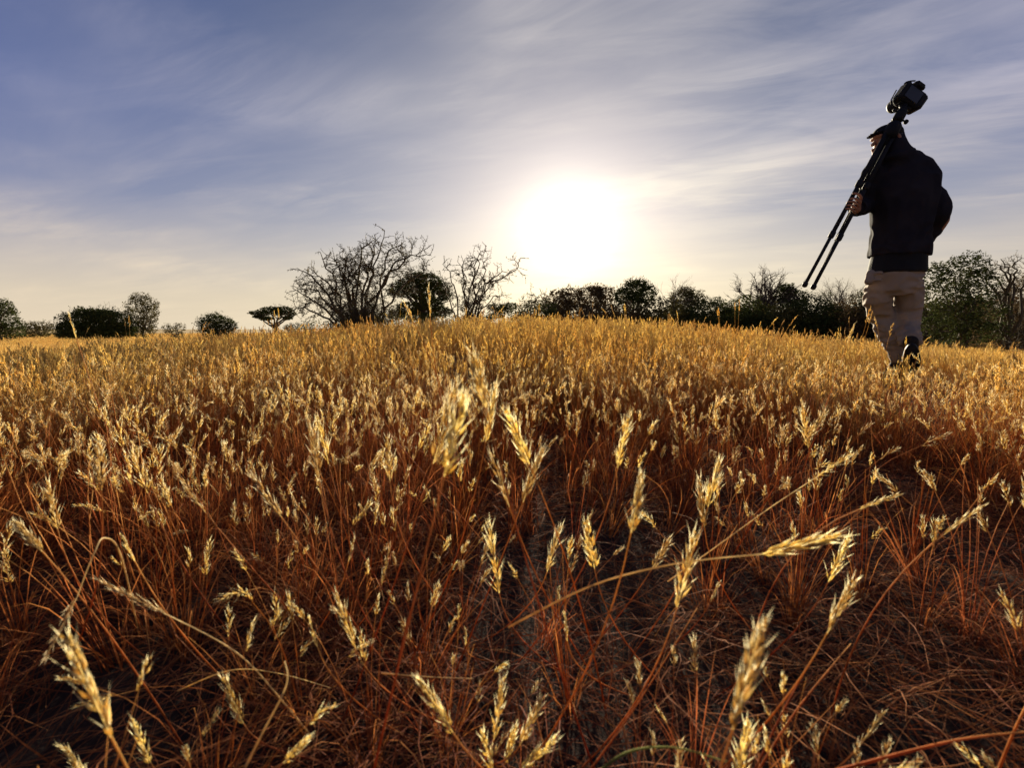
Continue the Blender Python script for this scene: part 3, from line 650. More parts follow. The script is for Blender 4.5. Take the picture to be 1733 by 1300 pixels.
# ------------------------------------------------------------------ hero grass stalks, one thing each
def hero(label, tip, base, L=None, w=None, n=46, foot=0.5, y=None, mh=None, ms=None, curve=0.0, group=None, slim=False, stempts=None, yt=0.0, rs=0.0008):
    """tip and base of the seed head in photo pixels; depth follows from the head's real length"""
    plen = math.hypot(tip[0]-base[0], tip[1]-base[1]); L = L or 0.052; w = w or 0.0085
    if y is None: y = L*FPX/plen*0.97
    B = W(base[0], base[1], y); T = W(tip[0], tip[1], y+yt)
    mb = MB()
    if stempts:
        P = [W(a, b, c) for a, b, c in stempts]+[B]
        pts = []
        for i in range(len(P)-1):
            a0 = P[max(0, i-1)]; a1 = P[i]; a2 = P[i+1]; a3 = P[min(len(P)-1, i+2)]
            for q in range(5):
                t = q/5; pts.append(0.5*((2*a1)+(a2-a0)*t+(2*a0-5*a1+4*a2-a3)*t*t+(3*a1-a0-3*a2+a3)*t**3))
        pts.append(B)
    else:
        g0 = gz(B.x, B.y); H = max(0.02, B.z-g0); d = (B-T); d.z = 0
        k = min(H*foot*2.0, 0.10)
        F = B+(d.normalized()*k if d.length > 1e-4 else Vector((0, 0, 0)))+Vector((rnd.uniform(-.02, .02), rnd.uniform(0.0, .04), 0)); F.z = gz(F.x, F.y)-0.003
        C = B-(T-B).normalized()*H*0.5
        pts = arc(F, C, B, 10)
    N = len(pts)
    root = Vector(pts[0]); o = empty('grass_stalk', root, label=label, cat='grass stalk', group=group)
    mb.tube(pts, [rs*(1.15-0.5*i/(N-1)) for i in range(N)], 5, [i/(N-1) for i in range(N)], cap=False)
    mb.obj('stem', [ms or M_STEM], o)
    hb = MB(); side = (T-B).cross(Vector((0, 1, 0))).normalized()
    M_ = (B+T)/2+side*curve*L
    hp = arc(B, M_*2-(B+T)/2, T, 5); hb.tube(hp, [rs*.6, rs*.55, rs*.5, rs*.4, rs*.25], 4, [.8]*5, cap=False)
    head(hb, hp, w*(.9 if slim else 1.05), n, 0, True, spread=.32 if slim else rnd.uniform(.38, .66), sl=L*(.16 if slim else .21)); hb.obj('seed_head', [mh or M_HEAD], o)
    return o
HG = 'single grass stalks standing out in the foreground'
for a in [
 ('tallest blurred seed head in the centre, its tip nearest the horizon', (800, 598), (822, 690), .046, .009),
 ('slim seed head just below and right of the tallest central one', (838, 655), (822, 748), .06, .008),
 ('sharp leaning seed head on the left of the central cluster', (772, 655), (733, 785), .075, .009),
 ('thick blurred seed head in front of the central cluster, leaning right', (785, 672), (752, 806), .05, .010),
 ('broad seed head leaning left with spread spikelets, right of the central cluster', (858, 697), (896, 785), .055, .011),
 ('feathery head leaning right just under the broad left leaning one', (918, 762), (885, 850), .06, .009),
 ('drooping spiky head below the slim central seed head', (832, 768), (862, 858), .06, .010),
 ('narrow upright head right of the centre with dark soil behind', (1062, 708), (1045, 792), .055, .008),
 ('blurred upright head with spreading tip right of the centre', (1086, 804), (1068, 902), .045, .010),
 ('left one of the pale twin seed heads left of the centre', (524, 712), (540, 808), .062, .008),
 ('right one of the pale twin seed heads left of the centre', (538, 708), (556, 785), .062, .008),
 ('spiky yellow head topping the cluster right of the centre', (1217, 780), (1198, 858), .055, .009),
 ('spiky head on the left of the yellow cluster', (1184, 812), (1192, 892), .055, .009),
 ('star shaped tufted head low in the middle', (992, 882), (1006, 962), .05, .015),
 ('slender head leaning right beside the star shaped one', (948, 893), (926, 968), .055, .007),
 ('long upright head with distinct spikelets above the dark patch', (828, 893), (845, 1004), .07, .008),
 ('thin head left of the dark patch, slightly curved', (660, 922), (646, 990), .05, .006),
 ('small yellow head leaning right under the horizontal stalk', (1134, 912), (1104, 962), .04, .008),
 ('large soft head crossed by the horizontal stalk', (1178, 905), (1146, 1028), .06, .010),
 ('long blurred head leaning right in the lower right', (1446, 983), (1400, 1072), .045, .008),
 ('huge blurred seed head, the largest in the lower right', (1290, 1055), (1240, 1235), .052, .0095),
 ('blurred seed head cut by the bottom edge below the largest one', (1268, 1222), (1246, 1330), .042, .009),
 ('smooth dense head leaning left over bare soil', (570, 1008), (602, 1098), .05, .0075),
 ('short dangling head left of the smooth dense one', (522, 1043), (537, 1095), .03, .006),
 ('large blurred bristly head in the lower left corner', (112, 1078), (188, 1248), .055, .009),
 ('medium head leaning left in the lower left', (378, 1148), (412, 1225), .042, .008),
 ('blurred head leaning left at the bottom centre', (708, 1148), (766, 1240), .045, .0085),
 ('upright head at the bottom centre between two leaning ones', (852, 1148), (836, 1252), .048, .0085),
 ('head leaning right at the bottom centre', (918, 1183), (880, 1262), .042, .0085),
 ('short stubby head pointing right near the bottom left', (524, 1248), (480, 1292), .025, .009),
 ('small blurred head at the bottom left', (225, 1220), (255, 1292), .035, .008),
 ('cut off head in the bottom left corner beneath the bristly one', (104, 1262), (150, 1325), .036, .008),
 ('bottom edge head just right of the bottom centre, upright', (815, 1240), (838, 1318), .035, .008),
 ('bottom edge head lying to the right below the leaning ones', (940, 1252), (872, 1312), .04, .009),
 ('blob like head at the bottom edge between two others', (872, 1232), (856, 1290), .03, .010),
 ('thin pale head lying almost level in the right half', (1526, 836), (1455, 862), .045, .006),
 ('pale head leaning far right near the right edge', (1664, 856), (1598, 905), .045, .006),
 ('paired head leaning right on the upper right', (1397, 698), (1362, 748), .05, .007),
 ('upright partner of the paired heads on the upper right', (1358, 690), (1368, 758), .06, .008),
 ('upright head at the far left edge of the middle field', (80, 815), (97, 895), .055, .008),
 ('dense blurred head on the left with a neighbour to its right', (165, 748), (172, 830), .05, .009),
 ('leaning head right of the dense left one', (222, 762), (250, 835), .055, .008),
 ('head leaning left over tangled straw on the left', (308, 818), (348, 868), .045, .006),
 ('double spiked head leaning left below the twin heads', (428, 808), (476, 875), .055, .010),
 ('fat blurred head at the left edge lower down', (28, 884), (72, 934), .035, .009),
 ('bent spike near the lower right corner', (1498, 1203), (1458, 1258), .032, .006),
 ('forked spike between the lower right blurred heads', (1436, 912), (1402, 985), .05, .007),
 ('tall thin spike crossing the left horizon in front of the dome bush', (115, 528), (129, 572), .045, .003),
 ('tall spike in front of the mushroom acacia, above all the rest', (725, 484), (728, 535), .055, .006),
 ('leaning spike just left of the one before the mushroom acacia', (683, 510), (700, 545), .045, .006),
 ('pale spike leaning right beside the man, above the field edge', (1446, 549), (1433, 586), .05, .006),
 ('upright slim head left of the horizontal stalk and the soft head', (955, 1035), (960, 1085), .03, .006),
 ('small head near the dark soil in the lower middle', (787, 1062), (789, 1095), .022, .006),
 ('small bright head leaning right in the lower middle right', (1218, 985), (1203, 1018), .025, .006),
 ('narrow head leaning left above the lying pale one', (205, 905), (228, 950), .03, .006),
 ('spiky head standing over the tangle left of centre', (655, 740), (660, 815), .055, .008),
 ('slanting head between the twin heads and the central cluster', (600, 905), (590, 950), .03, .005)]:
    hero(a[0], a[1], a[2], a[3], a[4], group=HG, slim=a[4] <= .006, n=16 if a[4] <= .003 else 26 if a[4] <= .006 else rnd.randint(34, 52))
hero('pale head lying across the lower left on a long straight stem', (163, 980), (285, 1042), .055, .0055, ms=M_PALE, mh=M_PALE, group=HG,
     stempts=[(560, 1290, .44), (480, 1190, .42), (400, 1105, .42)], y=.42, n=60, slim=True)
hero('arching pale stalk whose head hangs down towards the lower left', (74, 1120), (132, 1008), .05, .005, ms=M_PALE, mh=M_PALE, group=HG,
     stempts=[(236, 1080, .60), (206, 945, .47), (177, 911, .42), (158, 940, .39)], y=.38, n=44, slim=True)
hero('long stalk lying across the right half with a frayed head', (1420, 907), (1290, 938), .06, .011, ms=M_PALE, group=HG,
     stempts=[(860, 1062, .40), (1000, 992, .39), (1140, 955, .37)], y=.36, n=60, rs=.0009)
hero('head on a long slanting stem rising to the upper right', (1440, 768), (1385, 806), .04, .006, ms=M_PALE, group=HG,
     stempts=[(1130, 985, .55), (1220, 920, .57), (1310, 855, .59)], y=.6, n=34)
def lone_stem(label, pts, r=.0011, m=None):
    P = [W(*p) for p in pts]; q = []
    for i in range(len(P)-1):
        a0 = P[max(0, i-1)]; a1 = P[i]; a2 = P[i+1]; a3 = P[min(len(P)-1, i+2)]
        for k in range(6): t = k/6; q.append(0.5*((2*a1)+(a2-a0)*t+(2*a0-5*a1+4*a2-a3)*t*t+(3*a1-a0-3*a2+a3)*t**3))
    q.append(P[-1]); mb = MB(); N = len(q); mb.tube(q, [r*(1.1-.7*i/(N-1)) for i in range(N)], 5, [i/(N-1) for i in range(N)])
    o = mb.obj('straw', [m or M_STEM]); tag(o, label, 'straw', 'single bare stems in the foreground')
for lab, pts, r, m in [
 ('bright bent straw reaching in from the lower right corner', [(1330, 1330, .26), (1510, 1280, .27), (1640, 1250, .28), (1760, 1238, .29)], .0011, M_STEM),
 ('red stem slanting up from the bottom right of the centre', [(1268, 1330, .30), (1350, 1200, .33), (1440, 1090, .37)], .0008, M_STEM),
 ('long red stem crossing the lower right on a diagonal', [(1275, 1310, .33), (1330, 1195, .36), (1400, 1072, .40)], .0008, M_STEM),
 ('orange stem at the right edge of the lower corner', [(1680, 1330, .30), (1720, 1230, .31), (1760, 1150, .33)], .0010, M_STEM),
 ('straight reddish stem rising left of the bottom centre', [(665, 1175, .38), (690, 1050, .42), (740, 905, .47)], .0008, M_STEM),
 ('long orange stem slanting up right of the bottom centre', [(995, 1310, .33), (1080, 1190, .36), (1180, 1030, .41)], .0008, M_STEM),
 ('greenish curved blade arching along the bottom edge', [(1000, 1320, .27), (1060, 1275, .275), (1140, 1266, .28), (1230, 1290, .28)], .0009, M_GREEN),
 ('bent straw with a kink low on the left', [(415, 1300, .30), (445, 1240, .31), (485, 1160, .32), (482, 1120, .33)], .0010, M_PALE),
 ('level broken straw over the dark soil in the lower middle', [(645, 1140, .42), (720, 1146, .42), (800, 1149, .425)], .0007, M_PALE),
 ('thin pale straw lying in a shallow arc at the lower left', [(300, 1170, .42), (390, 1135, .43), (470, 1140, .44), (560, 1165, .45)], .0006, M_PALE),
 ('slanting stem crossing the centre from left to right', [(660, 735, .9), (760, 850, .7), (860, 965, .6)], .0008, M_STEM)]:
    lone_stem(lab, pts, r, m)

# ------------------------------------------------------------------ the walking man
PD = 3.2                                           # depth at which he walks
def P3(px, py, dy=0.0): 
    return W(px, py, PD+dy)
s = PD/FPX
def loft(mb, rings, k=18, close=True):
    """rings: (centre, half width across x, half depth, optional tilt of the ring's plane as normal)"""
    vs = []; n = len(rings)
    for i, r in enumerate(rings):
        c, a, b = r[0], r[1], r[2]*.92
        a = math.sqrt(max(a*a-(.80*b)**2, (.62*a)**2))
        t = (rings[min(i+1, n-1)][0]-rings[max(i-1, 0)][0]).normalized()
        ux = Vector((1, 0, 0)); ux = (ux-t*ux.dot(t))
        if ux.length < .3: ux = Vector((0, 0, 1))-t*t.z
        ux.normalize(); uy = t.cross(ux)
        for j in range(k):
            w = 2*PI*j/k; cw, sw = math.cos(w), math.sin(w); e = .85
            vs.append(c+ux*(a*math.copysign(abs(cw)**e, cw))+uy*(b*math.copysign(abs(sw)**e, sw)))
    fs = [(i*k+j, i*k+(j+1) % k, (i+1)*k+(j+1) % k, (i+1)*k+j) for i in range(n-1) for j in range(k)]
    fs += [tuple(range(k-1, -1, -1)), tuple((n-1)*k+j for j in range(k))]
    mb.add(vs, fs)
def limb(mb, pts, rads, k=12, sub=4):
    P = [Vector(p) for p in pts]; q = []; rr = []; rads = [x_*.84 for x_ in rads]
    for i in range(len(P)-1):
        a0 = P[max(0, i-1)]; a1 = P[i]; a2 = P[i+1]; a3 = P[min(len(P)-1, i+2)]
        for j in range(sub):
            t = j/sub; q.append(0.5*((2*a1)+(a2-a0)*t+(2*a0-5*a1+4*a2-a3)*t*t+(3*a1-a0-3*a2+a3)*t**3)); rr.append(rads[i]*(1-t)+rads[i+1]*t)
    q.append(P[-1]); rr.append(rads[-1])
    t0 = (q[0]-q[1]).normalized(); t1 = (q[-1]-q[-2]).normalized()
    q = [q[0]+t0*rr[0]*.8, q[0]+t0*rr[0]*.5]+q+[q[-1]+t1*rr[-1]*.5, q[-1]+t1*rr[-1]*.8]; rr = [rr[0]*.35, rr[0]*.85]+rr+[rr[-1]*.85, rr[-1]*.35]
    mb.tube(q, rr, k)
def ball(mb, c, r, k=14, rings=9):
    vs = []; rx, ry, rz = (r, r, r) if not isinstance(r, tuple) else r
    for i in range(1, rings):
        f = PI*i/rings
        for j in range(k): w = 2*PI*j/k; vs.append(c+Vector((rx*math.sin(f)*math.cos(w), ry*math.sin(f)*math.sin(w), rz*math.cos(f))))
    m = len(vs); vs += [c+Vector((0, 0, rz)), c-Vector((0, 0, rz))]
    fs = [(i*k+j, (i+1)*k+j, (i+1)*k+(j+1) % k, i*k+(j+1) % k) for i in range(rings-2) for j in range(k)]
    fs += [(m, j, (j+1) % k) for j in range(k)]+[(m+1, (rings-2)*k+(j+1) % k, (rings-2)*k+j) for j in range(k)]
    mb.add(vs, fs)
def fused(mb, name, mats, parent, voxel, smooth=2, wrinkle=0.0, wscale=9.0, wdir=(1, 1, 1)):
    """voxel-remesh overlapping volumes into one continuous surface, then cloth folds"""
    o = mb.obj(name, mats, parent)
    r = o.modifiers.new('r', 'REMESH'); r.mode = 'VOXEL'; r.voxel_size = voxel; r.use_smooth_shade = True
    sm = o.modifiers.new('s', 'SMOOTH'); sm.factor = 0.6; sm.iterations = smooth
    dg = bpy.context.evaluated_depsgraph_get(); me = bpy.data.meshes.new_from_object(o.evaluated_get(dg)); o.modifiers.clear(); o.data = me
    if wrinkle > 0:
        n = len(me.vertices); co = np.empty(n*3, 'f'); me.vertices.foreach_get('co', co); co = co.reshape(-1, 3)
        no = np.empty(n*3, 'f'); me.vertex_normals.foreach_get('vector', no); no = no.reshape(-1, 3)
        d = np.array([noise.noise(Vector((c[0]*wdir[0]*wscale, c[1]*wdir[1]*wscale, c[2]*wdir[2]*wscale))+Vector((0, 0, noise.noise(Vector(map(float, c))*5.0)*1.5))) for c in co])
        d = -np.abs(d)*2+0.5
        co = co+no*(d*wrinkle)[:, None]; me.vertices.foreach_set('co', co.astype('f').ravel()); me.update()
    me.polygons.foreach_set('use_smooth', [True]*len(me.polygons))
    return o
def cloth(name, ca, cb, sc=60, rough=.85, spec=.2, sheen=0.0):
    m = newmat(name); t = NT(m); nz = t.noise(sc, 5); n2 = t.noise(9, 4)
    t.solid(t.mix(t.ramp(n2, (.3, 0.), (.7, 1.)), ca, cb), rough, spec, nz, bstr=.35, bdist=.003); return m
M_JACKET = cloth('dark_jacket_cloth', (0.014, 0.013, 0.018), (0.024, 0.021, 0.027), rough=.95, spec=.05)
M_SHIRT = cloth('black_shirt_cloth', (0.006, 0.006, 0.008), (0.010, 0.009, 0.012))
M_KHAKI = cloth('khaki_cloth', (0.20, 0.155, 0.120), (0.27, 0.21, 0.165), 90)
M_BOOT = cloth('dark_boot_leather', (0.016, 0.013, 0.012), (0.026, 0.021, 0.018), 40, .85, .08)
M_SKIN = cloth('skin', (0.26, 0.125, 0.075), (0.33, 0.16, 0.10), 70, .7, .15)
M_HAIR = cloth('dark_hair', (0.02, 0.014, 0.01), (0.03, 0.02, 0.015), 120, .6)
M_BLACK = cloth('black_plastic', (0.010, 0.010, 0.012), (0.012, 0.012, 0.014), 200, .65, .15)
M_METAL = cloth('dark_anodised_metal', (0.02, 0.02, 0.024), (0.010, 0.010, 0.012), 200, .65, .06)
M_GLASS = cloth('lens_glass', (0.01, 0.012, 0.02), (0.015, 0.015, 0.03), 10, .35, .4)
M_STRAP = cloth('black_webbing', (0.012, 0.012, 0.012), (0.018, 0.018, 0.018), 300, .8, .2)

bodym = MB()
# trunk, neck, head under the clothes; head turned to the left of the picture
loft(bodym, [(P3(1515, 488), .13, .09), (P3(1515, 470), .165, .12), (P3(1520, 430), .15, .11), (P3(1524, 380), .16, .115), (P3(1526, 330), .18, .12), (P3(1522, 300), .17, .11), (P3(1516, 277), .12, .09), (P3(1509, 264), .062, .062), (P3(1504, 250), .056, .06), (P3(1502, 240), .055, .06)])
HC = P3(1500, 240); 
ball(bodym, HC+Vector((.006, 0, .012)), (.080, .072, .094), 24, 16)
limb(bodym, [HC+Vector((-.022, 0, -.03)), HC+Vector((-.050, -.004, -.072))], [.058, .040])         # jaw
limb(bodym, [HC+Vector((-.068, -.002, .008)), HC+Vector((-.090, -.003, -.020))], [.011, .014], 8) # nose
limb(bodym, [HC+Vector((-.076, -.014, -.046)), HC+Vector((-.078, .012, -.046))], [.010, .010], 8) # lips
limb(bodym, [HC+Vector((-.074, -.012, -.058)), HC+Vector((-.074, .010, -.058))], [.009, .009], 8)
limb(bodym, [HC+Vector((-.066, -.042, .026)), HC+Vector((-.074, 0, .028)), HC+Vector((-.066, .042, .026))], [.012, .013, .012], 8) # brow
limb(bodym, [HC+Vector((.016, -.074, .016)), HC+Vector((.018, -.082, -.004)), HC+Vector((.010, -.076, -.026))], [.012, .013, .009], 8) # ear
# left arm (on the picture's left) holding the tripod
SH_L = P3(1478, 287); EL_L = P3(1466, 346, .06); WR_L = P3(1450, 354, -.08)
limb(bodym, [SH_L, EL_L, WR_L], [.055, .045, .030]); 
SH_R = P3(1562, 312); EL_R = P3(1597, 362, -.04); WR_R = P3(1578, 398, .05)
limb(bodym, [SH_R, EL_R, WR_R, P3(1568, 408, .08)], [.055, .045, .032, .03])
# legs: standing left leg, right leg swinging with its heel up
HP_L = P3(1494, 478); KN_L = P3(1491, 532, .08); AN_L = P3(1520, 604, .02)
HP_R = P3(1537, 478); KN_R = P3(1537, 538, .03); AN_R = P3(1540, 576, -.11)
limb(bodym, [HP_L, KN_L, AN_L, P3(1523, 640, .02)], [.085, .058, .042, .036]); limb(bodym, [HP_R, KN_R, AN_R], [.085, .054, .034])
# hand round the tripod legs: palm and five fingers
TA = P3(1370, 482, -.16); TB_ = P3(1521, 199, -.06); TD = (TB_-TA).normalized()
def proj_y(p):
    q = p-Vector((0, 0, CAM_Z)); f_ = q.y*math.cos(PITCH)-q.z*math.sin(PITCH); u_ = q.y*math.sin(PITCH)+q.z*math.cos(PITCH); return CYP-FPX*u_/f_
def tri_at(py):
    a, b_ = 0.0, 1.0
    for _ in range(40):
        m_ = (a+b_)/2
        if proj_y(TA.lerp(TB_, m_)) > py: a = m_
        else: b_ = m_
    return TA.lerp(TB_, a)
HN = tri_at(349); 
WR2 = HN+Vector((.062, .035, .012))
limb(bodym, [WR_L, WR2], [.028, .026]); 
pc = HN+Vector((.036, .012, .0)); limb(bodym, [pc-TD*.034, pc+TD*.034], [.026, .024], 12); limb(bodym, [WR2, pc], [.026, .028])
rt = TD.cross(Vector((0, 1, 0))).normalized()      # sideways to the legs, in the picture's plane
fw = rt.cross(TD).normalized()
if fw.y > 0: fw = -fw                              # towards the viewer
side = Vector((1, 0, 0)); side = (side-TD*side.dot(TD)).normalized(); fr = TD.cross(side).normalized()
if fr.y > 0: fr = -fr
for i, (off, ln) in enumerate(((-.036, .82), (-.013, .95), (.011, 1.0), (.034, .92))):
    c = HN+TD*off; R_ = .032*ln
    limb(bodym, [c+side*R_*1.2+fr*.012, c+side*R_*.55-fr*-.026, c-side*R_*.55+fr*.030, c-side*R_*1.05+fr*.006, c-side*R_*.75-fr*.018], [.0095, .0092, .0088, .0085, .0075], 8, 3)
c = HN+TD*.05; limb(bodym, [c+side*.03, c+side*.02+fr*.02+TD*.012, c-side*.012+fr*.028+TD*.018, c-side*.034+fr*.012+TD*.018], [.012, .011, .010, .009], 8, 3)
mid = P3(1515, 640)
body = fused(bodym, 'person', [M_SKIN], None, .005, 1)
tag(body, 'man in dark jacket and khaki trousers walking away, tripod on his shoulder', 'person')

jk = MB()
loft(jk, [(P3(1521, 434), .205, .150), (P3(1522, 424), .205, .152), (P3(1524, 395), .195, .150), (P3(1527, 360), .205, .155), (P3(1530, 330), .225, .160), (P3(1529, 310), .232, .150), (P3(1524, 291), .200, .135), (P3(1519, 275), .148, .112), (P3(1514, 262), .100, .095), (P3(1511, 254), .080, .085)], 28)
# hood heaped against the neck and the upper back
loft(jk, [(P3(1523, 276, -.03), .135, .09), (P3(1519, 262, -.045), .10, .085), (P3(1516, 248, -.04), .078, .07), (P3(1516, 236, -.025), .062, .055), (P3(1516, 224, -.01), .044, .045)], 20)
limb(jk, [P3(1500, 268, -.06), P3(1522, 262, -.10), P3(1545, 272, -.06)], [.03, .036, .03])
limb(jk, [SH_L+Vector((.01, 0, -.01)), EL_L.lerp(SH_L, .4), EL_L+Vector((0, 0, .01)), EL_L.lerp(WR_L, .55), P3(1453, 352, -.065)], [.080, .076, .072, .060, .050], 16)
limb(jk, [P3(1468, 318), P3(1466, 350, .03), P3(1458, 356, -.02)], [.05, .045, .035], 14)
limb(jk, [P3(1560, 320), P3(1582, 340, -.02), P3(1587, 362, -.03), P3(1580, 384, .02), P3(1570, 402, .06)], [.080, .086, .080, .066, .054], 16)
limb(jk, [P3(1544, 318), P3(1560, 350)], [.08, .07], 16)
jacket = fused(jk, 'jacket', [M_JACKET], body, .008, 3, .010, 7.0, (1.6, 1.6, 1.0))
sh = MB(); loft(sh, [(P3(1517, 463), .196, .145), (P3(1518, 452), .192, .142), (P3(1520, 438), .186, .138), (P3(1521, 420), .178, .135)], 24)
fused(sh, 'shirt', [M_SHIRT], body, .009, 2, .004, 8)
tr = MB()
loft(tr, [(P3(1516, 499), .135, .11), (P3(1515, 490), .172, .13), (P3(1515, 475), .182, .135), (P3(1516, 458), .178, .128), (P3(1516, 450), .170, .125)], 24)
limb(tr, [P3(1491, 478), P3(1485, 505, .02), P3(1491, 530, .07), P3(1504, 562, .05), P3(1516, 590, .03), P3(1520, 606, .02)], [.098, .094, .090, .080, .066, .054], 18)
limb(tr, [P3(1538, 478), P3(1539, 505, 0), P3(1536, 530, .02), P3(1536, 558, -.02), P3(1540, 577, -.15)], [.096, .094, .086, .078, .074], 18)
trousers = fused(tr, 'trousers', [M_KHAKI], body, .0065, 1, .013, 11.0, (.8, 1.0, 2.2))
def boot(ank, toe, heel, up, name='boot'):
    mb = MB(); limb(mb, [ank+up*.045, ank+up*.02, heel.lerp(ank, .55), heel], [.046, .050, .050, .044], 14); limb(mb, [heel, heel.lerp(toe, .5), toe], [.045, .046, .040], 14); limb(mb, [ank, heel.lerp(toe, .55)+up*.02], [.05, .042], 14)
    o = fused(mb, name, [M_BOOT], body, .007, 2)
    sb = MB(); d = (toe-heel).normalized(); sd = d.cross(up).normalized(); c0 = heel-d*.035-up*.038; n = 14; vs = []
    for lay in (0, -.022):
        for j in range(n):
            w = 2*PI*j/n; L = (toe-heel).length+.075; x_ = (.5-.5*math.cos(w))*L; ww = .046*(1 if x_ > L*.5 else .88)
            vs.append(c0+d*x_+sd*(math.sin(w)*ww*1.05)+up*lay)
    fs = [tuple(range(n)), tuple(range(2*n-1, n-1, -1))]+[(j, j+n, (j+1) % n+n, (j+1) % n) for j in range(n)]
    sb.add(vs, fs); so = sb.obj('sole', [M_BLACK], o)
    so.parent = o; so.matrix_parent_inverse = Matrix.Identity(4); return o
fl = P3(1523, 640, 0); fl.z = gz(fl.x, fl.y)+.05
body_up = Vector((0, 0, 1))
boot(P3(1522, 612, .02), fl+Vector((-.02, .17, 0)), fl+Vector((.0, -.03, 0)), body_up)
an = P3(1541, 580, -.15); u2 = (P3(1538, 556, -.02)-an).normalized()
hl = P3(1542, 578, -.22); toe = P3(1542, 610, -.10); toe.z = min(toe.z, hl.z-.14)
upv = (u2-(toe-hl).normalized()*u2.dot((toe-hl).normalized())).normalized()
boot(an, toe, hl, upv)
# cargo pocket with flap on the left thigh, belt line at the hem
def slab(mb, pts, th):                            # thick patch from an outline, pushed towards the viewer
    n = len(pts); vs = list(pts)+[p+th for p in pts]; fs = [tuple(range(n)), tuple(range(2*n-1, n-1, -1))]+[(j, (j+1) % n, (j+1) % n+n, j+n) for j in range(n)]; mb.add(vs, fs)
pk = MB(); limb(pk, [P3(1474, 462, -.06), P3(1471, 476, -.07)], [.030, .034], 12); limb(pk, [P3(1471, 474, -.075), P3(1490, 474, -.115)], [.014, .014], 10); limb(pk, [P3(1474, 463, -.07), P3(1492, 462, -.115)], [.016, .016], 10)
fused(pk, 'cargo_pocket', [M_KHAKI], body, .006, 3, .003, 20)
# peaked cap
cp = MB(); ball(cp, HC+Vector((.004, 0, .048)), (.087, .078, .056), 24, 14); o_ = HC+Vector((-.07, 0, .045))
for q in (-.05, -.025, 0, .025, .05): limb(cp, [o_+Vector((.03, q, .008)), o_+Vector((-.034*(1-abs(q)*7), q*.9, -.002))], [.013, .009], 8)
fused(cp, 'cap', [M_SHIRT], body, .005, 2)
hm = MB(); ball(hm, HC+Vector((.026, 0, .000)), (.066, .074, .078), 22, 14); fused(hm, 'hair', [M_HAIR], body, .007, 1, .006, 30)
# cuff cord and wrist strap
cf = MB(); ctr = P3(1451, 352, -.07); ax = (WR_L-EL_L).normalized(); 
for w in (0, 1): pass
a_ = ax.cross(Vector((0, 0, 1))).normalized(); b_ = ax.cross(a_)
cf.tube([ctr+a_*.046*math.cos(2*PI*i/16)+b_*.046*math.sin(2*PI*i/16) for i in range(17)], [.007]*17, 6); cf.obj('cuff', [M_JACKET], body)

# ------------------------------------------------------------------ tripod over his shoulder
tp = empty('tripod', TA, label='black folded camera tripod held by its legs and leaning on the shoulder', cat='tripod')
up_t = TD; perp = Vector((1, 0, 0)); perp = (perp-TD*perp.dot(TD)).normalized(); fr2 = TD.cross(perp).normalized()
Ltot = (TB_-TA).length; apex = TA+TD*(Ltot*.925)
def legpart(lo, top):
    mb = MB(); d = (top-lo); n = d.normalized(); L = d.length
    mb.tube([lo, lo+n*L*.33], [.0105, .0105], 10); mb.tube([lo+n*L*.30, lo+n*L*.66], [.0130, .0130], 10); mb.tube([lo+n*L*.63, top], [.0150, .0150], 10)
    lg = mb.obj('leg', [M_METAL], tp)
    for q, r in ((.315, .017), (.645, .019)):
        cb = MB(); cb.tube([lo+n*(L*q-.022), lo+n*(L*q-.016), lo+n*(L*q+.016), lo+n*(L*q+.022)], [r*.9, r, r, r*.9], 12); c_ = cb.obj('leg_lock', [M_BLACK], lg); c_.matrix_parent_inverse = Matrix.Identity(4)
    fb = MB(); fb.tube([lo-n*.028, lo-n*.022, lo-n*.004, lo+n*.004], [.010, .016, .016, .012], 12); f_ = fb.obj('rubber_foot', [M_BLACK], lg); f_.matrix_parent_inverse = Matrix.Identity(4)
legpart(TA+perp*-.026, apex+perp*-.022); legpart(TA+perp*.029+TD*.012, apex+perp*.022); vd = (TA-Vector((0, 0, CAM_Z))).normalized(); legpart(TA+perp*.029+TD*.012+vd*.05, apex+vd*.03)
cm = MB(); cm.tube([apex-TD*.05, apex-TD*.02, apex+TD*.03, apex+TD*.045], [.030, .042, .042, .032], 14); cm.obj('shoulder_joint', [M_METAL], tp)
cc = MB(); cc.tube([apex-TD*.10, apex+TD*.085], [.013, .013], 12); cc.obj('centre_column', [M_METAL], tp)
bh = MB(); b0 = apex+TD*.065; bh.tube([b0, b0+TD*.01, b0+TD*.055, b0+TD*.070, b0+TD*.085], [.025, .031, .031, .026, .014], 14); ball(bh, b0+TD*.078, .023); bh.tube([b0+TD*.08, b0+TD*.118], [.010, .010], 8)
bh.obj('ball_head', [M_METAL], tp)
for o3, r in ((perp*.052+TD*.022, .014), (perp*-.045+TD*.052, .009), (fr2*.045+TD*.03, .012)):
    kb = MB(); e = b0+o3; q = o3-TD*o3.dot(TD); q.normalize(); kb.tube([e-q*.032, e-q*.008], [.005, .005], 6); kb.tube([e-q*.01, e-q*.006, e+q*.006, e+q*.01], [r*.8, r, r, r*.8], 10); kb.obj('knob', [M_BLACK], tp)
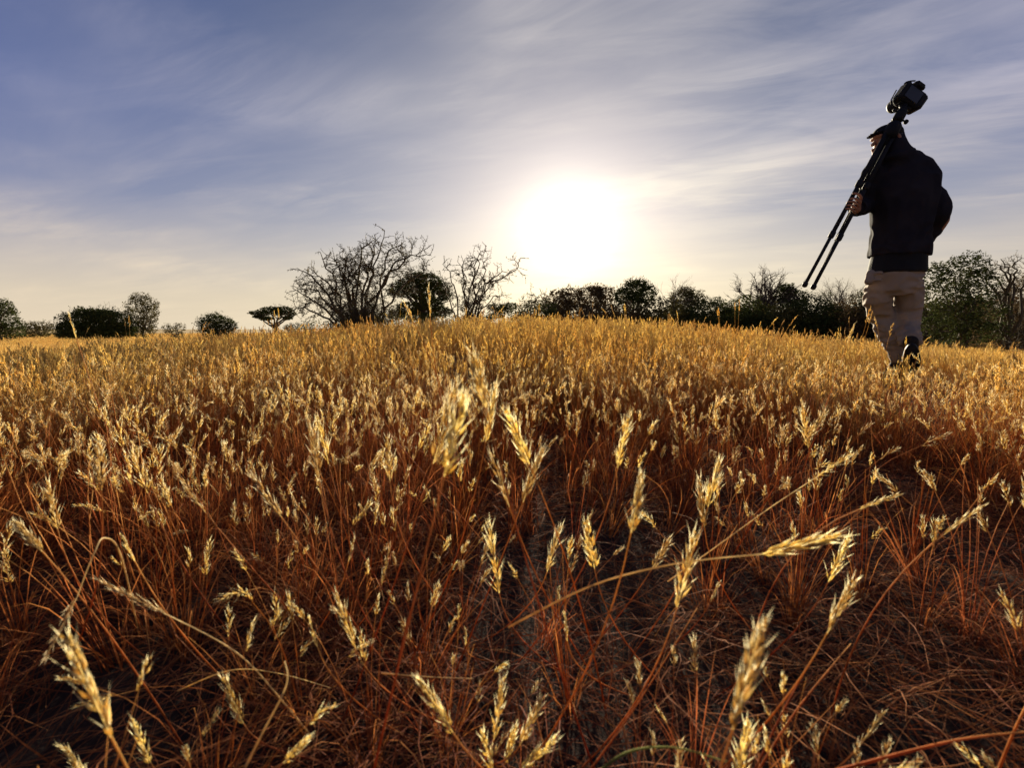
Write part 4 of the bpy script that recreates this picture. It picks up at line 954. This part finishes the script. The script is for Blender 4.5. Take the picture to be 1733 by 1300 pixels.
# ------------------------------------------------------------------ the camera on top
cb0 = b0+TD*.125; ctilt = Matrix.Rotation(math.radians(33), 3, 'Y')
cx = (ctilt @ Vector((1, 0, 0))); cz = (ctilt @ Vector((0, 0, 1))); cy = Vector((0, 1, 0))
CC = P3(1540, 163, -.02)
def CP(a, b, c): return CC+cx*a+cy*b+cz*c
cam_o = empty('photo_camera', CC, label='black single lens reflex camera with loose strap fixed on top of the tripod', cat='camera')
def rbox(mb, a0, a1, b0_, b1, c0, c1, ch):
    vs = []
    for (bb, k_) in ((b0_, ch), (b0_+ch, 0), (b1-ch, 0), (b1, ch)):
        pts = [(a0+ch+k_, c0+k_), (a1-ch-k_, c0+k_), (a1-k_, c0+ch+k_), (a1-k_, c1-ch-k_), (a1-ch-k_, c1-k_), (a0+ch+k_, c1-k_), (a0+k_, c1-ch-k_), (a0+k_, c0+ch+k_)]
        vs += [CP(p, bb, q) for p, q in pts]
    fs = [tuple(range(7, -1, -1)), tuple(range(24, 32))]+[(i*8+j, i*8+(j+1) % 8, (i+1)*8+(j+1) % 8, (i+1)*8+j) for i in range(3) for j in range(8)]
    mb.add(vs, fs)
m1 = MB(); rbox(m1, -.076, .076, -.035, .035, -.060, .048, .010); m1.obj('camera_body', [M_BLACK], cam_o, smooth=False)
m1 = MB(); rbox(m1, .040, .090, -.042, .060, -.056, .040, .012); m1.obj('hand_grip', [M_BLACK], cam_o, smooth=False)
m1 = MB(); rbox(m1, -.036, .036, -.045, .045, .040, .082, .014); m1.obj('viewfinder_hump', [M_BLACK], cam_o, smooth=False)
m1 = MB(); rbox(m1, -.070, -.044, -.02, .02, .046, .060, .004); m1.obj('mode_dial', [M_METAL], cam_o, smooth=False)
m1 = MB(); rbox(m1, -.050, .046, -.040, -.036, -.045, .030, .0015); m1.obj('rear_screen', [M_GLASS], cam_o, smooth=False)
m1 = MB(); rbox(m1, -.020, .020, -.050, -.042, .044, .068, .003); m1.obj('eyepiece', [M_STRAP], cam_o, smooth=False)
ln = MB(); ln.tube([CP(0, .03, -.005), CP(0, .055, -.005), CP(0, .06, -.005), CP(0, .13, -.005), CP(0, .14, -.005)], [.036, .036, .041, .041, .038], 20); lo_ = ln.obj('lens', [M_BLACK], cam_o)
lg_ = MB(); lg_.tube([CP(0, .139, -.005), CP(0, .1415, -.005)], [.033, .033], 20); q_ = lg_.obj('front_glass', [M_GLASS], lo_); q_.matrix_parent_inverse = Matrix.Identity(4)
pl = MB(); rbox(pl, -.035, .030, -.022, .022, -.071, -.061, .003); pl.obj('quick_release_plate', [M_METAL], cam_o, smooth=False)
pn = MB(); pn.tube([b0+TD*.10, CP(-.01, 0, -.075), CP(-.01, 0, -.069)], [.010, .014, .018], 10); pn.tube([CP(.012, -.02, -.078), CP(.040, -.02, -.078)], [.010, .010], 8); pn.obj('head_clamp', [M_METAL], cam_o)
def strap(pts):
    mb = MB(); P = [P3(a, b, c) for a, b, c in pts]; q = []
    for i in range(len(P)-1):
        a0 = P[max(0, i-1)]; a1 = P[i]; a2 = P[i+1]; a3 = P[min(len(P)-1, i+2)]
        for k in range(6): t = k/6; q.append(0.5*((2*a1)+(a2-a0)*t+(2*a0-5*a1+4*a2-a3)*t*t+(3*a1-a0-3*a2+a3)*t**3))
    q.append(P[-1]); mb.tube(q, [.0042]*len(q), 6, squash=.5); mb.obj('strap', [M_STRAP], cam_o)
strap([(1530, 142, -.02), (1534, 138.5, -.03), (1541, 136.8, -.03), (1549, 136.3, -.02)])
strap([(1517, 152, 0), (1511, 163, -.02), (1508, 169, -.03), (1508, 176, -.03)])
strap([(1518, 158, .01), (1513, 168, 0), (1513, 174, -.01), (1518, 179, -.02), (1527, 178, -.02), (1533, 174, 0)])
strap([(1520, 158, .0), (1514, 165, -.03), (1512, 172, -.04)])
